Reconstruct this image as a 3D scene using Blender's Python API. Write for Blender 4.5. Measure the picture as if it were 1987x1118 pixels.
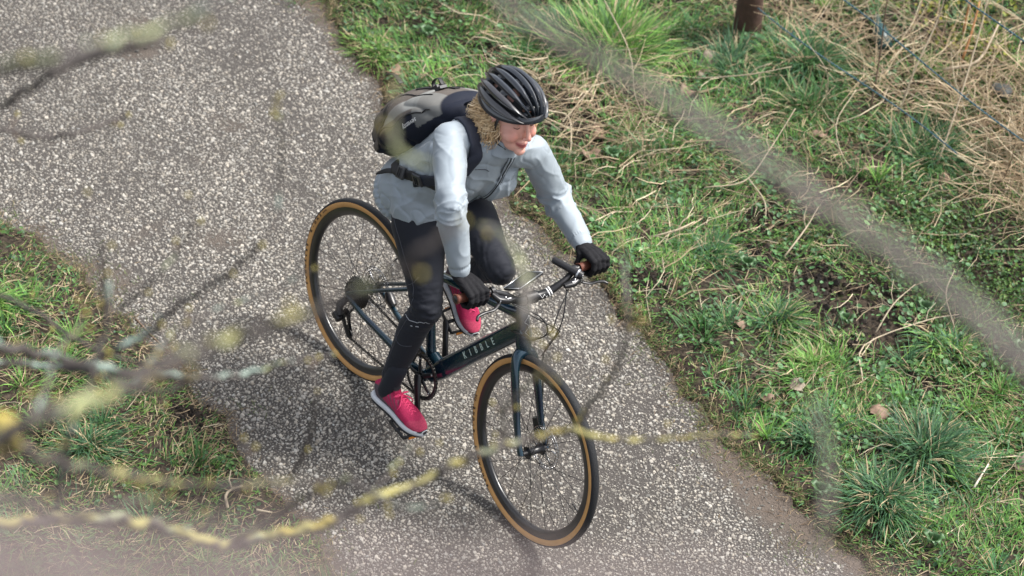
import bpy, math, random
import numpy as np
from mathutils import Matrix, Vector

scene = bpy.context.scene
for _o in list(bpy.data.objects):
    bpy.data.objects.remove(_o, do_unlink=True)

# ------------------------------------------------------------------ camera
cam_data = bpy.data.cameras.new('camera')
cam_data.sensor_width = 36.0
cam_data.lens = 106.5
cam_data.clip_start = 0.05
cam_data.clip_end = 600.0
cam_data.dof.use_dof = True
cam_data.dof.focus_distance = 10.25
cam_data.dof.aperture_fstop = 3.3
cam = bpy.data.objects.new('camera', cam_data)
scene.collection.objects.link(cam)
_right = Vector((0.6136982, 0.78793464, 0.05033409))
_up = Vector((-0.54484408, 0.37649876, 0.74926205))
_fwd = Vector((-0.5714188, 0.487245, -0.66035813))
cam.matrix_world = Matrix(((_right.x, _up.x, -_fwd.x, 6.62299171),
                           (_right.y, _up.y, -_fwd.y, -4.87393755),
                           (_right.z, _up.z, -_fwd.z, 7.6508765),
                           (0, 0, 0, 1)))
scene.camera = cam

# ------------------------------------------------------------------ sky and sun
SUN_EL, SUN_AZ = 55.0, 66.0          # azimuth of the direction towards the sun, degrees from +X
world = bpy.data.worlds.new('World')
scene.world = world
world.use_nodes = True
_nt = world.node_tree
_nt.nodes.clear()
_sky = _nt.nodes.new('ShaderNodeTexSky')
_sky.sky_type = 'NISHITA'
_sky.sun_disc = False
_sky.sun_elevation = math.radians(SUN_EL)
_sky.sun_rotation = math.radians(90.0 - SUN_AZ)
_sky.air_density = 1.0
_sky.dust_density = 4.0
_sky.ozone_density = 1.0
_hsv = _nt.nodes.new('ShaderNodeHueSaturation')
_hsv.inputs['Saturation'].default_value = 0.35
_bg = _nt.nodes.new('ShaderNodeBackground')
_bg.inputs['Strength'].default_value = 0.135
_wo = _nt.nodes.new('ShaderNodeOutputWorld')
_nt.links.new(_sky.outputs[0], _hsv.inputs['Color'])
_nt.links.new(_hsv.outputs[0], _bg.inputs['Color'])
_nt.links.new(_bg.outputs[0], _wo.inputs['Surface'])

sun_data = bpy.data.lights.new('sun', 'SUN')
sun_data.energy = 2.6
sun_data.angle = math.radians(11.0)
sun_data.color = (1.0, 0.96, 0.9)
sun = bpy.data.objects.new('sun', sun_data)
scene.collection.objects.link(sun)
_sd = Vector((math.cos(math.radians(SUN_EL)) * math.cos(math.radians(SUN_AZ)),
              math.cos(math.radians(SUN_EL)) * math.sin(math.radians(SUN_AZ)),
              math.sin(math.radians(SUN_EL))))
sun.rotation_euler = _sd.to_track_quat('Z', 'Y').to_euler()

scene.view_settings.view_transform = 'Standard'
scene.view_settings.look = 'None'
scene.view_settings.gamma = 1.0
scene.view_settings.use_curve_mapping = False
scene.view_settings.exposure = 1.02
scene.cycles.use_denoising = True

# ------------------------------------------------------------------ helpers
rng = np.random.default_rng(11)
random.seed(11)
COL = scene.collection

def tag(o, label=None, cat=None, group=None, kind=None):
    if label: o['label'] = label
    if cat: o['category'] = cat
    if group: o['group'] = group
    if kind: o['kind'] = kind
    return o

def empty(name, loc=(0, 0, 0), parent=None):
    o = bpy.data.objects.new(name, None)
    COL.objects.link(o)
    o.location = loc
    o.empty_display_size = 0.1
    if parent: o.parent = parent
    return o

def link_mesh(name, me, mat=None, parent=None):
    o = bpy.data.objects.new(name, me)
    COL.objects.link(o)
    if mat is not None:
        for m in (mat if isinstance(mat, (list, tuple)) else [mat]):
            me.materials.append(m)
    if parent: o.parent = parent
    return o

def obj(name, vf, mat=None, parent=None, smooth=True, idx=None, sharp=None):
    v, f = vf
    me = bpy.data.meshes.new(name)
    me.from_pydata([tuple(map(float, p)) for p in v], [], [tuple(int(i) for i in q) for q in f])
    if smooth:
        me.polygons.foreach_set('use_smooth', [True] * len(me.polygons))
    if idx is not None:
        me.polygons.foreach_set('material_index', [int(i) for i in idx])
    me.update()
    if sharp:
        try: me.set_sharp_from_angle(angle=math.radians(sharp))
        except Exception: pass
    return link_mesh(name, me, mat, parent)

def bulk(name, verts, faces, mat, parent=None, col=None, smooth=False, uv=None):
    """big mesh from numpy: verts (n,3); faces (m,k) all the same size; col per vertex (n,3)"""
    me = bpy.data.meshes.new(name)
    verts = np.ascontiguousarray(verts, dtype=np.float32)
    faces = np.ascontiguousarray(faces, dtype=np.int32)
    n, (m, k) = len(verts), faces.shape
    me.vertices.add(n)
    me.vertices.foreach_set('co', verts.ravel())
    me.loops.add(m * k)
    me.loops.foreach_set('vertex_index', faces.ravel())
    me.polygons.add(m)
    me.polygons.foreach_set('loop_start', np.arange(0, m * k, k, dtype=np.int32))
    me.polygons.foreach_set('loop_total', np.full(m, k, dtype=np.int32))
    me.polygons.foreach_set('use_smooth', np.full(m, bool(smooth)))
    me.update(calc_edges=True)
    if col is not None:
        a = me.color_attributes.new('col', 'FLOAT_COLOR', 'POINT')
        c4 = np.ones((n, 4), dtype=np.float32)
        c4[:, :3] = col
        a.data.foreach_set('color', c4.ravel())
    return link_mesh(name, me, mat, parent)

def merge(parts):
    V, F, k = [], [], 0
    for v, f in parts:
        V += [tuple(p) for p in v]
        F += [tuple(i + k for i in q) for q in f]
        k += len(v)
    return V, F

def xf(vf, M):
    return [tuple(M @ Vector(p)) for p in vf[0]], vf[1]

def catmull(pts, n):
    P = [np.array(p, float) for p in pts]
    P = [2 * P[0] - P[1]] + P + [2 * P[-1] - P[-2]]
    out = []
    for i in range(1, len(P) - 2):
        for k in range(n):
            t = k / n
            a, b, c, d = P[i - 1], P[i], P[i + 1], P[i + 2]
            out.append(0.5 * ((2 * b) + (-a + c) * t + (2 * a - 5 * b + 4 * c - d) * t * t + (-a + 3 * b - 3 * c + d) * t ** 3))
    out.append(P[-2])
    return out

def tube(path, rad, n=10, cap=True, up=None, closed=False, sub=0, super_e=2.0):
    """tube along path; rad = scalar, list of scalars or list of (a, b); up fixes the b direction;
    sub resamples path and radii with a spline; super_e > 2 squares the section"""
    P = [np.array(p, float) for p in path]
    if np.isscalar(rad): rad = [rad] * len(P)
    R = [(r, r) if np.isscalar(r) else tuple(r) for r in rad]
    if sub:
        RR = catmull([(a, b, 0) for a, b in R], sub)
        P = catmull(P, sub)
        R = [(max(1e-5, a[0]), max(1e-5, a[1])) for a in RR]
    m = len(P)
    T = []
    for i in range(m):
        if closed: t = P[(i + 1) % m] - P[i - 1]
        else: t = P[min(i + 1, m - 1)] - P[max(i - 1, 0)]
        T.append(t / (np.linalg.norm(t) + 1e-12))
    if up is not None:
        Ns = []
        for t in T:
            u = np.array(up, float); u = u - t * u.dot(t); Ns.append(u / (np.linalg.norm(u) + 1e-12))
    else:
        a = np.array((0, 0, 1.0)) if abs(T[0][2]) < 0.9 else np.array((1.0, 0, 0))
        u = a - T[0] * a.dot(T[0]); u /= np.linalg.norm(u); Ns = [u]
        for i in range(1, m):
            u = Ns[-1] - T[i] * Ns[-1].dot(T[i]); u /= (np.linalg.norm(u) + 1e-12); Ns.append(u)
    V, F = [], []
    for i in range(m):
        B = np.cross(T[i], Ns[i])
        for k in range(n):
            a = 2 * math.pi * k / n
            c, s = math.cos(a), math.sin(a)
            if super_e != 2.0:
                e = 2.0 / super_e
                c = math.copysign(abs(c) ** e, c); s = math.copysign(abs(s) ** e, s)
            V.append(P[i] + B * (R[i][0] * c) + Ns[i] * (R[i][1] * s))
    mm = m if closed else m - 1
    for i in range(mm):
        j = (i + 1) % m
        for k in range(n):
            l = (k + 1) % n
            F.append((i * n + k, i * n + l, j * n + l, j * n + k))
    if cap and not closed:
        F.append(tuple(range(n - 1, -1, -1)))
        F.append(tuple((m - 1) * n + k for k in range(n)))
    return V, F

def rtube(path, rad, n=12, **kw):
    """tube with rounded ends"""
    P = [np.array(p, float) for p in path]
    if np.isscalar(rad): rad = [rad] * len(P)
    R = [(r, r) if np.isscalar(r) else tuple(r) for r in rad]
    def ext(p, q, r):
        d = p - q; d /= np.linalg.norm(d) + 1e-12
        m = min(r)
        pp = [p + d * m * math.sin(a) for a in (0.5, 1.0, 1.45)]
        rr = [(r[0] * math.cos(a), r[1] * math.cos(a)) for a in (0.5, 1.0, 1.45)]
        return pp, rr
    a, ra = ext(P[0], P[1], R[0]); b, rb = ext(P[-1], P[-2], R[-1])
    return tube(a[::-1] + P + b, ra[::-1] + R + rb, n, **kw)

def box(c, s, M=None):
    x, y, z = s[0] / 2, s[1] / 2, s[2] / 2
    V = [(-x, -y, -z), (x, -y, -z), (x, y, -z), (-x, y, -z), (-x, -y, z), (x, -y, z), (x, y, z), (-x, y, z)]
    F = [(0, 3, 2, 1), (4, 5, 6, 7), (0, 1, 5, 4), (1, 2, 6, 5), (2, 3, 7, 6), (3, 0, 4, 7)]
    if M is not None: V = [tuple(M @ Vector(p)) for p in V]
    return [tuple(np.array(p) + np.array(c)) for p in V], F

def ellipsoid(c, r, M=None, nu=16, nv=10):
    V, F = [], []
    for j in range(nv + 1):
        ph = math.pi * (j / nv - 0.5) * 0.999
        for i in range(nu):
            a = 2 * math.pi * i / nu
            V.append(Vector((r[0] * math.cos(ph) * math.cos(a), r[1] * math.cos(ph) * math.sin(a), r[2] * math.sin(ph))))
    for j in range(nv):
        for i in range(nu):
            k = (i + 1) % nu
            F.append((j * nu + i, j * nu + k, (j + 1) * nu + k, (j + 1) * nu + i))
    F.append(tuple(range(nu - 1, -1, -1))); F.append(tuple(nv * nu + i for i in range(nu)))
    if M is not None: V = [M @ p for p in V]
    return [tuple(np.array(p) + np.array(c)) for p in V], F

def ring(c, R, prof, M=None, n=96, a0=0, a1=2 * math.pi):
    """revolve a profile [(r, lateral)] about the local Y axis (wheel axis); closed profile"""
    V, F = [], []
    full = abs((a1 - a0) - 2 * math.pi) < 1e-6
    m = n if full else n + 1
    for i in range(m):
        a = a0 + (a1 - a0) * i / n
        for r, l in prof:
            V.append(Vector(((R + r) * math.cos(a), l, (R + r) * math.sin(a))))
    k = len(prof)
    for i in range(n):
        j = (i + 1) % m
        for p in range(k):
            q = (p + 1) % k
            F.append((i * k + p, i * k + q, j * k + q, j * k + p))
    if M is not None: V = [M @ p for p in V]
    return [tuple(np.array(p) + np.array(c)) for p in V], F

def hash2(ix, iy, seed):
    h = (ix.astype(np.int64) * 374761393 + iy.astype(np.int64) * 668265263 + seed * 1442695041) & 0xffffffff
    h = ((h ^ (h >> 13)) * 1274126177) & 0xffffffff
    return ((h ^ (h >> 16)) & 0xffffff) / float(0xffffff)

def vnoise(x, y, seed=0):
    ix, iy = np.floor(x), np.floor(y)
    fx, fy = x - ix, y - iy
    fx = fx * fx * (3 - 2 * fx); fy = fy * fy * (3 - 2 * fy)
    a = hash2(ix, iy, seed); b = hash2(ix + 1, iy, seed); c = hash2(ix, iy + 1, seed); d = hash2(ix + 1, iy + 1, seed)
    return (a * (1 - fx) + b * fx) * (1 - fy) + (c * (1 - fx) + d * fx) * fy

def fbm(x, y, seed=0, oct=4):
    x = np.asarray(x, float); y = np.asarray(y, float)
    s, a, t = 0, 1.0, 0
    for o in range(oct):
        s = s + a * vnoise(x * 2 ** o, y * 2 ** o, seed + o * 17); t += a; a *= 0.5
    return s / t

# ------------------------------------------------------------------ materials
def mat(name, color, rough=0.5, metal=0.0, coat=0.0, spec=0.5, attr=False, noise=None, bump=None,
        transl=0.0, sheen=0.0, color2=None, objc=False, coat_rough=0.05):
    """noise=(scale, amount) varies the colour; bump=(scale, strength, distance)"""
    m = bpy.data.materials.new(name)
    m.use_nodes = True
    nt = m.node_tree; N = nt.nodes; Lk = nt.links
    b = N['Principled BSDF']
    b.inputs['Base Color'].default_value = (*color, 1)
    b.inputs['Roughness'].default_value = rough
    b.inputs['Metallic'].default_value = metal
    b.inputs['Coat Weight'].default_value = coat
    b.inputs['Coat Roughness'].default_value = coat_rough
    b.inputs['Specular IOR Level'].default_value = spec
    b.inputs['Sheen Weight'].default_value = sheen
    tc = None
    src = None
    if attr:
        a = N.new('ShaderNodeAttribute'); a.attribute_name = 'col'
        src = a.outputs['Color']
    if noise:
        tc = N.new('ShaderNodeTexCoord')
        nz = N.new('ShaderNodeTexNoise'); nz.inputs['Scale'].default_value = noise[0]
        nz.inputs['Detail'].default_value = 6; nz.inputs['Roughness'].default_value = 0.65
        Lk.new(tc.outputs['Object'], nz.inputs['Vector'])
        mx = N.new('ShaderNodeMix'); mx.data_type = 'RGBA'
        ramp = N.new('ShaderNodeMapRange')
        ramp.inputs['From Min'].default_value = 0.3; ramp.inputs['From Max'].default_value = 0.7
        Lk.new(nz.outputs['Fac'], ramp.inputs['Value'])
        Lk.new(ramp.outputs[0], mx.inputs['Factor'])
        c2 = color2 if color2 else tuple(max(0, c * (1 - noise[1])) for c in color)
        if src is not None:
            mul = N.new('ShaderNodeMix'); mul.data_type = 'RGBA'; mul.blend_type = 'MULTIPLY'
            mul.inputs['Factor'].default_value = 1
            mx.inputs['A'].default_value = (1, 1, 1, 1); k = 1 - noise[1]
            mx.inputs['B'].default_value = (k, k, k, 1)
            Lk.new(src, mul.inputs['A']); Lk.new(mx.outputs['Result'], mul.inputs['B'])
            src = mul.outputs['Result']
        else:
            mx.inputs['A'].default_value = (*color, 1); mx.inputs['B'].default_value = (*c2, 1)
            src = mx.outputs['Result']
    if src is not None: Lk.new(src, b.inputs['Base Color'])
    if bump:
        tc = tc or N.new('ShaderNodeTexCoord')
        bn = N.new('ShaderNodeTexNoise'); bn.inputs['Scale'].default_value = bump[0]
        bn.inputs['Detail'].default_value = 5
        Lk.new(tc.outputs['Object'], bn.inputs['Vector'])
        bu = N.new('ShaderNodeBump'); bu.inputs['Strength'].default_value = bump[1]
        bu.inputs['Distance'].default_value = bump[2]
        Lk.new(bn.outputs['Fac'], bu.inputs['Height']); Lk.new(bu.outputs[0], b.inputs['Normal'])
    if transl > 0:
        tr = N.new('ShaderNodeBsdfTranslucent'); ms = N.new('ShaderNodeMixShader')
        ms.inputs[0].default_value = transl
        if src is not None: Lk.new(src, tr.inputs['Color'])
        else: tr.inputs['Color'].default_value = (*color, 1)
        Lk.new(b.outputs[0], ms.inputs[1]); Lk.new(tr.outputs[0], ms.inputs[2])
        Lk.new(ms.outputs[0], N['Material Output'].inputs['Surface'])
    return m
# ================================================================== the setting: ground, path
EDGE_R = np.array([(-9, 1.25), (-3.0, 1.25), (-1.94, 1.22), (-1.46, 1.10), (-1.23, 1.05), (-0.5, 1.08), (0.21, 1.06), (0.45, 1.0),
                   (0.74, 0.93), (1.09, 0.90), (1.56, 0.88), (1.92, 0.88), (9, 0.9)])
EDGE_L = np.array([(-9, -0.6), (-1.46, -0.60), (-1.22, -0.54), (-0.83, -0.53), (-0.37, -0.52), (-0.06, -0.52), (0.12, -0.58), (0.57, -0.57),
                   (0.85, -0.62), (1.4, -0.66), (9, -0.6)])
def edge_r(x): return np.interp(x, EDGE_R[:, 0], EDGE_R[:, 1]) + 0.05 * (fbm(x * 6, x * 0 + 3, 5) - 0.5) * 2 + .05 * (fbm(x * 22, x * 0 + 13, 7) - .5)
def edge_l(x): return np.interp(x, EDGE_L[:, 0], EDGE_L[:, 1]) + 0.05 * (fbm(x * 6, x * 0 + 9, 6) - 0.5) * 2 + .05 * (fbm(x * 22, x * 0 + 17, 8) - .5)

HOLES = [(0.95, 1.52, 0.13, 0.03), (0.78, 1.78, 0.16, 0.035), (1.12, 1.75, 0.12, 0.03), (0.3, 1.65, 0.1, 0.02), (-0.75, 1.6, 0.1, 0.02)]

def ground_z(x, y):
    x = np.asarray(x, float); y = np.asarray(y, float)
    er, el = edge_r(x), edge_l(x)
    d = np.maximum(y - er, el - y)                 # distance outside the path
    out = np.clip(d / 0.25, 0, 1)
    z = -0.022 + 0.034 * np.clip((d + 0.04) / 0.1, 0, 1)
    bumps = (fbm(x * 2.2, y * 2.2, 31) - 0.5) * 0.10 + (fbm(x * 11, y * 11, 32) - 0.5) * 0.035
    z = z + out * (bumps + 0.012)
    z = z + np.clip((y - 2.7) / 3.0, 0, 1) * 0.3
    for hx, hy, r, dep in HOLES:
        q = ((x - hx) ** 2 + (y - hy) ** 2) / (r * r)
        z = z - dep * np.exp(-q) + 0.03 * np.exp(-q) * (fbm(x * 40, y * 40, 77) - 0.5) * 2
    return z

def axis_pts(lo, hi, step, far):
    a = list(np.arange(lo, hi + 1e-6, step)); b = []; s = step; v = hi
    while v < far: s *= 1.35; v += s; b.append(v)
    c = []; s = step; v = lo
    while v > -far: s *= 1.35; v -= s; c.append(v)
    return np.array(c[::-1] + a + b)

def grid(xs, ys, zf, name, mt, col=None, kind='structure'):
    X, Y = np.meshgrid(xs, ys, indexing='ij')
    Z = zf(X, Y)
    nx, ny = len(xs), len(ys)
    I = np.arange(nx * ny).reshape(nx, ny)
    F = np.stack([I[:-1, :-1], I[1:, :-1], I[1:, 1:], I[:-1, 1:]], -1).reshape(-1, 4)
    V = np.stack([X, Y, Z], -1).reshape(-1, 3)
    o = bulk(name, V, F, mt, smooth=True, col=None if col is None else col(X, Y).reshape(-1, 3))
    if kind: o['kind'] = kind
    return o

def soil_material():
    m = bpy.data.materials.new('soil'); m.use_nodes = True
    nt = m.node_tree; N = nt.nodes; Lk = nt.links; b = N['Principled BSDF']
    tc = N.new('ShaderNodeTexCoord')
    n1 = N.new('ShaderNodeTexNoise'); n1.inputs['Scale'].default_value = 5; n1.inputs['Detail'].default_value = 8
    n2 = N.new('ShaderNodeTexNoise'); n2.inputs['Scale'].default_value = 60; n2.inputs['Detail'].default_value = 6
    n3 = N.new('ShaderNodeTexNoise'); n3.inputs['Scale'].default_value = 14; n3.inputs['Detail'].default_value = 8
    for n in (n1, n2, n3): Lk.new(tc.outputs['Object'], n.inputs['Vector'])
    r = N.new('ShaderNodeValToRGB'); r.color_ramp.elements[0].color = (0.014, 0.011, 0.009, 1); r.color_ramp.elements[0].position = 0.35
    r.color_ramp.elements[1].color = (0.075, 0.058, 0.042, 1); r.color_ramp.elements[1].position = 0.72
    Lk.new(n2.outputs['Fac'], r.inputs['Fac'])
    r2 = N.new('ShaderNodeValToRGB'); r2.color_ramp.elements[0].color = (0, 0, 0, 1); r2.color_ramp.elements[0].position = 0.58
    r2.color_ramp.elements[1].color = (1, 1, 1, 1); r2.color_ramp.elements[1].position = 0.72
    Lk.new(n3.outputs['Fac'], r2.inputs['Fac'])
    mx = N.new('ShaderNodeMix'); mx.data_type = 'RGBA'
    Lk.new(r2.outputs['Color'], mx.inputs['Factor']); Lk.new(r.outputs['Color'], mx.inputs['A'])
    mx.inputs['B'].default_value = (0.035, 0.05, 0.016, 1)
    Lk.new(mx.outputs['Result'], b.inputs['Base Color'])
    b.inputs['Roughness'].default_value = 0.95; b.inputs['Specular IOR Level'].default_value = 0.2
    bu = N.new('ShaderNodeBump'); bu.inputs['Strength'].default_value = 1.0; bu.inputs['Distance'].default_value = 0.012
    Lk.new(n2.outputs['Fac'], bu.inputs['Height']); Lk.new(bu.outputs[0], b.inputs['Normal'])
    return m
M_SOIL = soil_material()
xs = axis_pts(-4.0, 3.0, 0.035, 90); ys = axis_pts(-2.2, 4.6, 0.035, 90)
ground = grid(xs, ys, ground_z, 'ground', M_SOIL)

def path_material():
    m = bpy.data.materials.new('worn_chip_asphalt'); m.use_nodes = True
    nt = m.node_tree; N = nt.nodes; Lk = nt.links; b = N['Principled BSDF']
    tc = N.new('ShaderNodeTexCoord')
    v = N.new('ShaderNodeTexVoronoi'); v.inputs['Scale'].default_value = 120; v.inputs['Randomness'].default_value = 1
    Lk.new(tc.outputs['Object'], v.inputs['Vector'])
    r = N.new('ShaderNodeValToRGB'); e = r.color_ramp.elements
    e[0].position = 0.22; e[0].color = (1, 1, 1, 1); e[1].position = 0.42; e[1].color = (0, 0, 0, 1)
    Lk.new(v.outputs['Distance'], r.inputs['Fac'])
    sep = N.new('ShaderNodeSeparateColor'); Lk.new(v.outputs['Color'], sep.inputs[0])
    cr = N.new('ShaderNodeValToRGB'); e = cr.color_ramp.elements
    e[0].position = 0.2; e[0].color = (0.05, 0.045, 0.042, 1); e[1].position = 1; e[1].color = (0.34, 0.315, 0.28, 1)
    Lk.new(sep.outputs[0], cr.inputs['Fac'])
    n = N.new('ShaderNodeTexNoise'); n.inputs['Scale'].default_value = 260; n.inputs['Detail'].default_value = 3
    Lk.new(tc.outputs['Object'], n.inputs['Vector'])
    base = N.new('ShaderNodeValToRGB'); e = base.color_ramp.elements
    e[0].position = 0.35; e[0].color = (0.022, 0.020, 0.017, 1); e[1].position = 0.75; e[1].color = (0.10, 0.088, 0.08, 1)
    Lk.new(n.outputs['Fac'], base.inputs['Fac'])
    mx = N.new('ShaderNodeMix'); mx.data_type = 'RGBA'
    Lk.new(r.outputs['Color'], mx.inputs['Factor']); Lk.new(base.outputs['Color'], mx.inputs['A']); Lk.new(cr.outputs['Color'], mx.inputs['B'])
    at = N.new('ShaderNodeAttribute'); at.attribute_name = 'col'
    sp = N.new('ShaderNodeSeparateColor'); Lk.new(at.outputs['Color'], sp.inputs[0])
    m2 = N.new('ShaderNodeMix'); m2.data_type = 'RGBA'
    Lk.new(sp.outputs[0], m2.inputs['Factor']); Lk.new(mx.outputs['Result'], m2.inputs['A'])
    dn = N.new('ShaderNodeValToRGB'); e = dn.color_ramp.elements
    e[0].position = 0.3; e[0].color = (0.04, 0.033, 0.028, 1); e[1].position = 0.75; e[1].color = (0.15, 0.115, 0.088, 1)
    Lk.new(n.outputs['Fac'], dn.inputs['Fac']); Lk.new(dn.outputs['Color'], m2.inputs['B'])
    Lk.new(m2.outputs['Result'], b.inputs['Base Color'])
    b.inputs['Roughness'].default_value = 0.85
    bu = N.new('ShaderNodeBump'); bu.inputs['Strength'].default_value = 0.8; bu.inputs['Distance'].default_value = 0.003
    Lk.new(r.outputs['Color'], bu.inputs['Height']); Lk.new(bu.outputs[0], b.inputs['Normal'])
    return m

def dirt_amount(x, y):
    """loose dirt lying on the path: along both edges and in a few patches"""
    x = np.asarray(x, float); y = np.asarray(y, float)
    d = np.minimum(edge_r(x) - y, y - edge_l(x))
    n = fbm(x * 5, y * 5, 41)
    wr = -0.02 + 0.13 * fbm(x * 1.6, x * 0, 43) + np.clip((x - 1.0) * .25, 0, .12) * (y > 0)
    a = np.clip((wr - d) / 0.08 + (n - 0.5) * 2.6, 0, 1)
    p = np.clip((fbm(x * 2.3, y * 2.3, 44) - 0.70) * 9 + (n - 0.5), 0, 0.7)
    return np.clip(np.maximum(a, p), 0, 1)
def path_z(x, y): return 0.0 - 0.0035 + 0.003 * (fbm(x * 3, y * 3, 51) - 0.5)
pxs = axis_pts(-4.2, 3.4, 0.03, 60); pys = np.arange(-0.86, 1.52, 0.03)
path = grid(pxs, pys, path_z, 'path', path_material(),
            col=lambda X, Y: np.stack([dirt_amount(X, Y)] * 3, -1))

# stone chips set in the path surface: tens of thousands of low domes in one mesh
M_CHIP = mat('stone_chip', (0.4, 0.38, 0.36), rough=0.8, attr=True, noise=(260, 0.35), spec=0.25)
def chips():
    sp = 0.0108
    gx = np.arange(-3.1, 2.5, sp); gy = np.arange(-0.7, 1.35, sp)
    X, Y = np.meshgrid(gx, gy, indexing='ij')
    X = (X + rng.uniform(-0.5, 0.5, X.shape) * sp * 1.1).ravel(); Y = (Y + rng.uniform(-0.5, 0.5, Y.shape) * sp * 1.1).ravel()
    vis = (X * .6137 + Y * .7879 > -1.85) & (X * .6137 + Y * .7879 < 3.0) & (-X * .5448 + Y * .3765 > -1.0) & (-X * .5448 + Y * .3765 < 1.85)
    X, Y = X[vis], Y[vis]
    da = dirt_amount(X, Y)
    worn = np.clip((fbm(X * 2.1 + 4, Y * 4.2, 63) - .52) * 5, 0, .75) + np.clip((fbm(X * 9, Y * 9, 64) - .62) * 5, 0, .6)
    keep = (Y < edge_r(X) + 0.01) & (Y > edge_l(X) - 0.01) & (rng.random(len(X)) > np.clip(0.08 + 0.74 * da ** 0.8 + .55 * worn, 0, .95))
    X, Y = X[keep], Y[keep]; n = len(X)
    K = 5
    ang = np.linspace(0, 2 * np.pi, K, endpoint=False)[None] + rng.uniform(-0.35, 0.35, (n, K))
    size = np.clip(rng.lognormal(math.log(0.0054), 0.36, n), 0.0024, 0.0115)
    el = rng.uniform(0.5, 0.95, n); rot = rng.uniform(0, np.pi, n)
    rad = size[:, None] * rng.uniform(0.78, 1.15, (n, K))
    def rr(lx, ly):
        c, s = np.cos(rot)[:, None], np.sin(rot)[:, None]
        return lx * c - ly * s, lx * s + ly * c
    bx, by = rr(rad * np.cos(ang), rad * np.sin(ang) * el[:, None])
    zb = path_z(X, Y)
    h = size * rng.uniform(0.2, 0.5, n) + 0.0008
    tx, ty = rng.uniform(-0.25, 0.25, n), rng.uniform(-0.25, 0.25, n)
    V = np.empty((n, 2 * K + 1, 3))
    V[:, :K, 0] = X[:, None] + bx; V[:, :K, 1] = Y[:, None] + by; V[:, :K, 2] = zb[:, None] - 0.001
    V[:, K:2 * K, 0] = X[:, None] + bx * 0.72; V[:, K:2 * K, 1] = Y[:, None] + by * 0.72
    V[:, K:2 * K, 2] = zb[:, None] + h[:, None] * 0.85 + bx * 0.72 * tx[:, None] + by * 0.72 * ty[:, None]
    V[:, 2 * K, 0] = X; V[:, 2 * K, 1] = Y; V[:, 2 * K, 2] = zb + h
    f = []
    for k in range(K):
        l = (k + 1) % K
        f += [(k, l, K + l), (k, K + l, K + k), (K + k, K + l, 2 * K)]
    f = np.array(f)
    F = (f[None] + (np.arange(n) * (2 * K + 1))[:, None, None]).reshape(-1, 3)
    br = rng.beta(2.0, 2.3, n) * 0.34 + 0.14
    lowf = 0.62 + 0.80 * fbm(X * 1.1, Y * 2.6, 61)
    br = br * lowf
    tint = rng.normal(0, 0.02, n)
    c = np.stack([br * (1.04 + tint), br * 0.975, br * (0.865 - tint)], -1)
    c = c * (1 - 0.45 * dirt_amount(X, Y))[:, None]
    C = np.repeat(c[:, None], 2 * K + 1, 1).reshape(-1, 3)
    o = bulk('stone_chips', V.reshape(-1, 3), F, M_CHIP, col=C)
    tag(o, 'pale stone chips set in the worn surface of the path', 'stone chips', kind='stuff')
    return n
n_chips = chips()
print('chips', n_chips)
# ================================================================== the bicycle (built in its own upright frame: x forward, y rider's left, z up)
LEAN = Matrix.Rotation(-0.18892747, 4, 'X')          # leaning into a gentle left bend
STEER_AX = Vector((-math.cos(math.radians(71.5)), 0, math.sin(math.radians(71.5))))
STEER_P = Vector((0.9652101, 0, 0.33008668))
STEER = Matrix.Translation(STEER_P) @ Matrix.Rotation(-0.0499299805, 4, STEER_AX) @ Matrix.Translation(-STEER_P)
STEER_I = STEER.inverted()

M_FRAME = mat('teal_metallic_paint', (0.004, 0.048, 0.066), rough=0.26, metal=0.5, coat=1.0, noise=(7, 0.5), color2=(0.010, 0.018, 0.042))
M_BLACK = mat('black_anodised', (0.012, 0.012, 0.014), rough=0.35, spec=0.5)
M_CARBON = mat('satin_black_rim', (0.012, 0.012, 0.013), rough=0.3, coat=0.3, coat_rough=0.25)
M_RUB = mat('black_tyre_rubber', (0.016, 0.017, 0.019), rough=0.75, spec=0.3, bump=(220, 0.9, 0.002))
M_TAN = mat('tan_sidewall', (0.56, 0.30, 0.105), rough=0.75, noise=(16, 0.2), bump=(300, .3, .0006))
M_STEEL = mat('steel', (0.45, 0.45, 0.46), rough=0.3, metal=1.0)
M_CHAIN = mat('chain_steel', (0.10, 0.095, 0.09), rough=0.35, metal=0.8)
M_GUM = mat('gum_rubber_grip', (0.13, 0.042, 0.025), rough=0.6, noise=(60, 0.25), bump=(150, 0.4, 0.001))
M_LETTER = mat('pale_lettering', (0.55, 0.66, 0.60), rough=0.5)
M_WHITE = mat('white_print', (0.8, 0.8, 0.8), rough=0.5)
M_INK = mat('black_lettering', (0.02, 0.016, 0.012), rough=0.6)
M_PHONE = mat('phone_glass', (0.03, 0.036, 0.04), rough=0.12, coat=1.0)
M_SILVER = mat('silver_edge', (0.5, 0.52, 0.54), rough=0.3, metal=0.8)
M_HOSE = mat('hose_black', (0.01, 0.01, 0.011), rough=0.3)

bike = empty('bicycle')
bike.matrix_world = LEAN
tag(bike, 'dark teal flat-bar bicycle with tan-walled tyres ridden along the path', 'bicycle')

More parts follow.
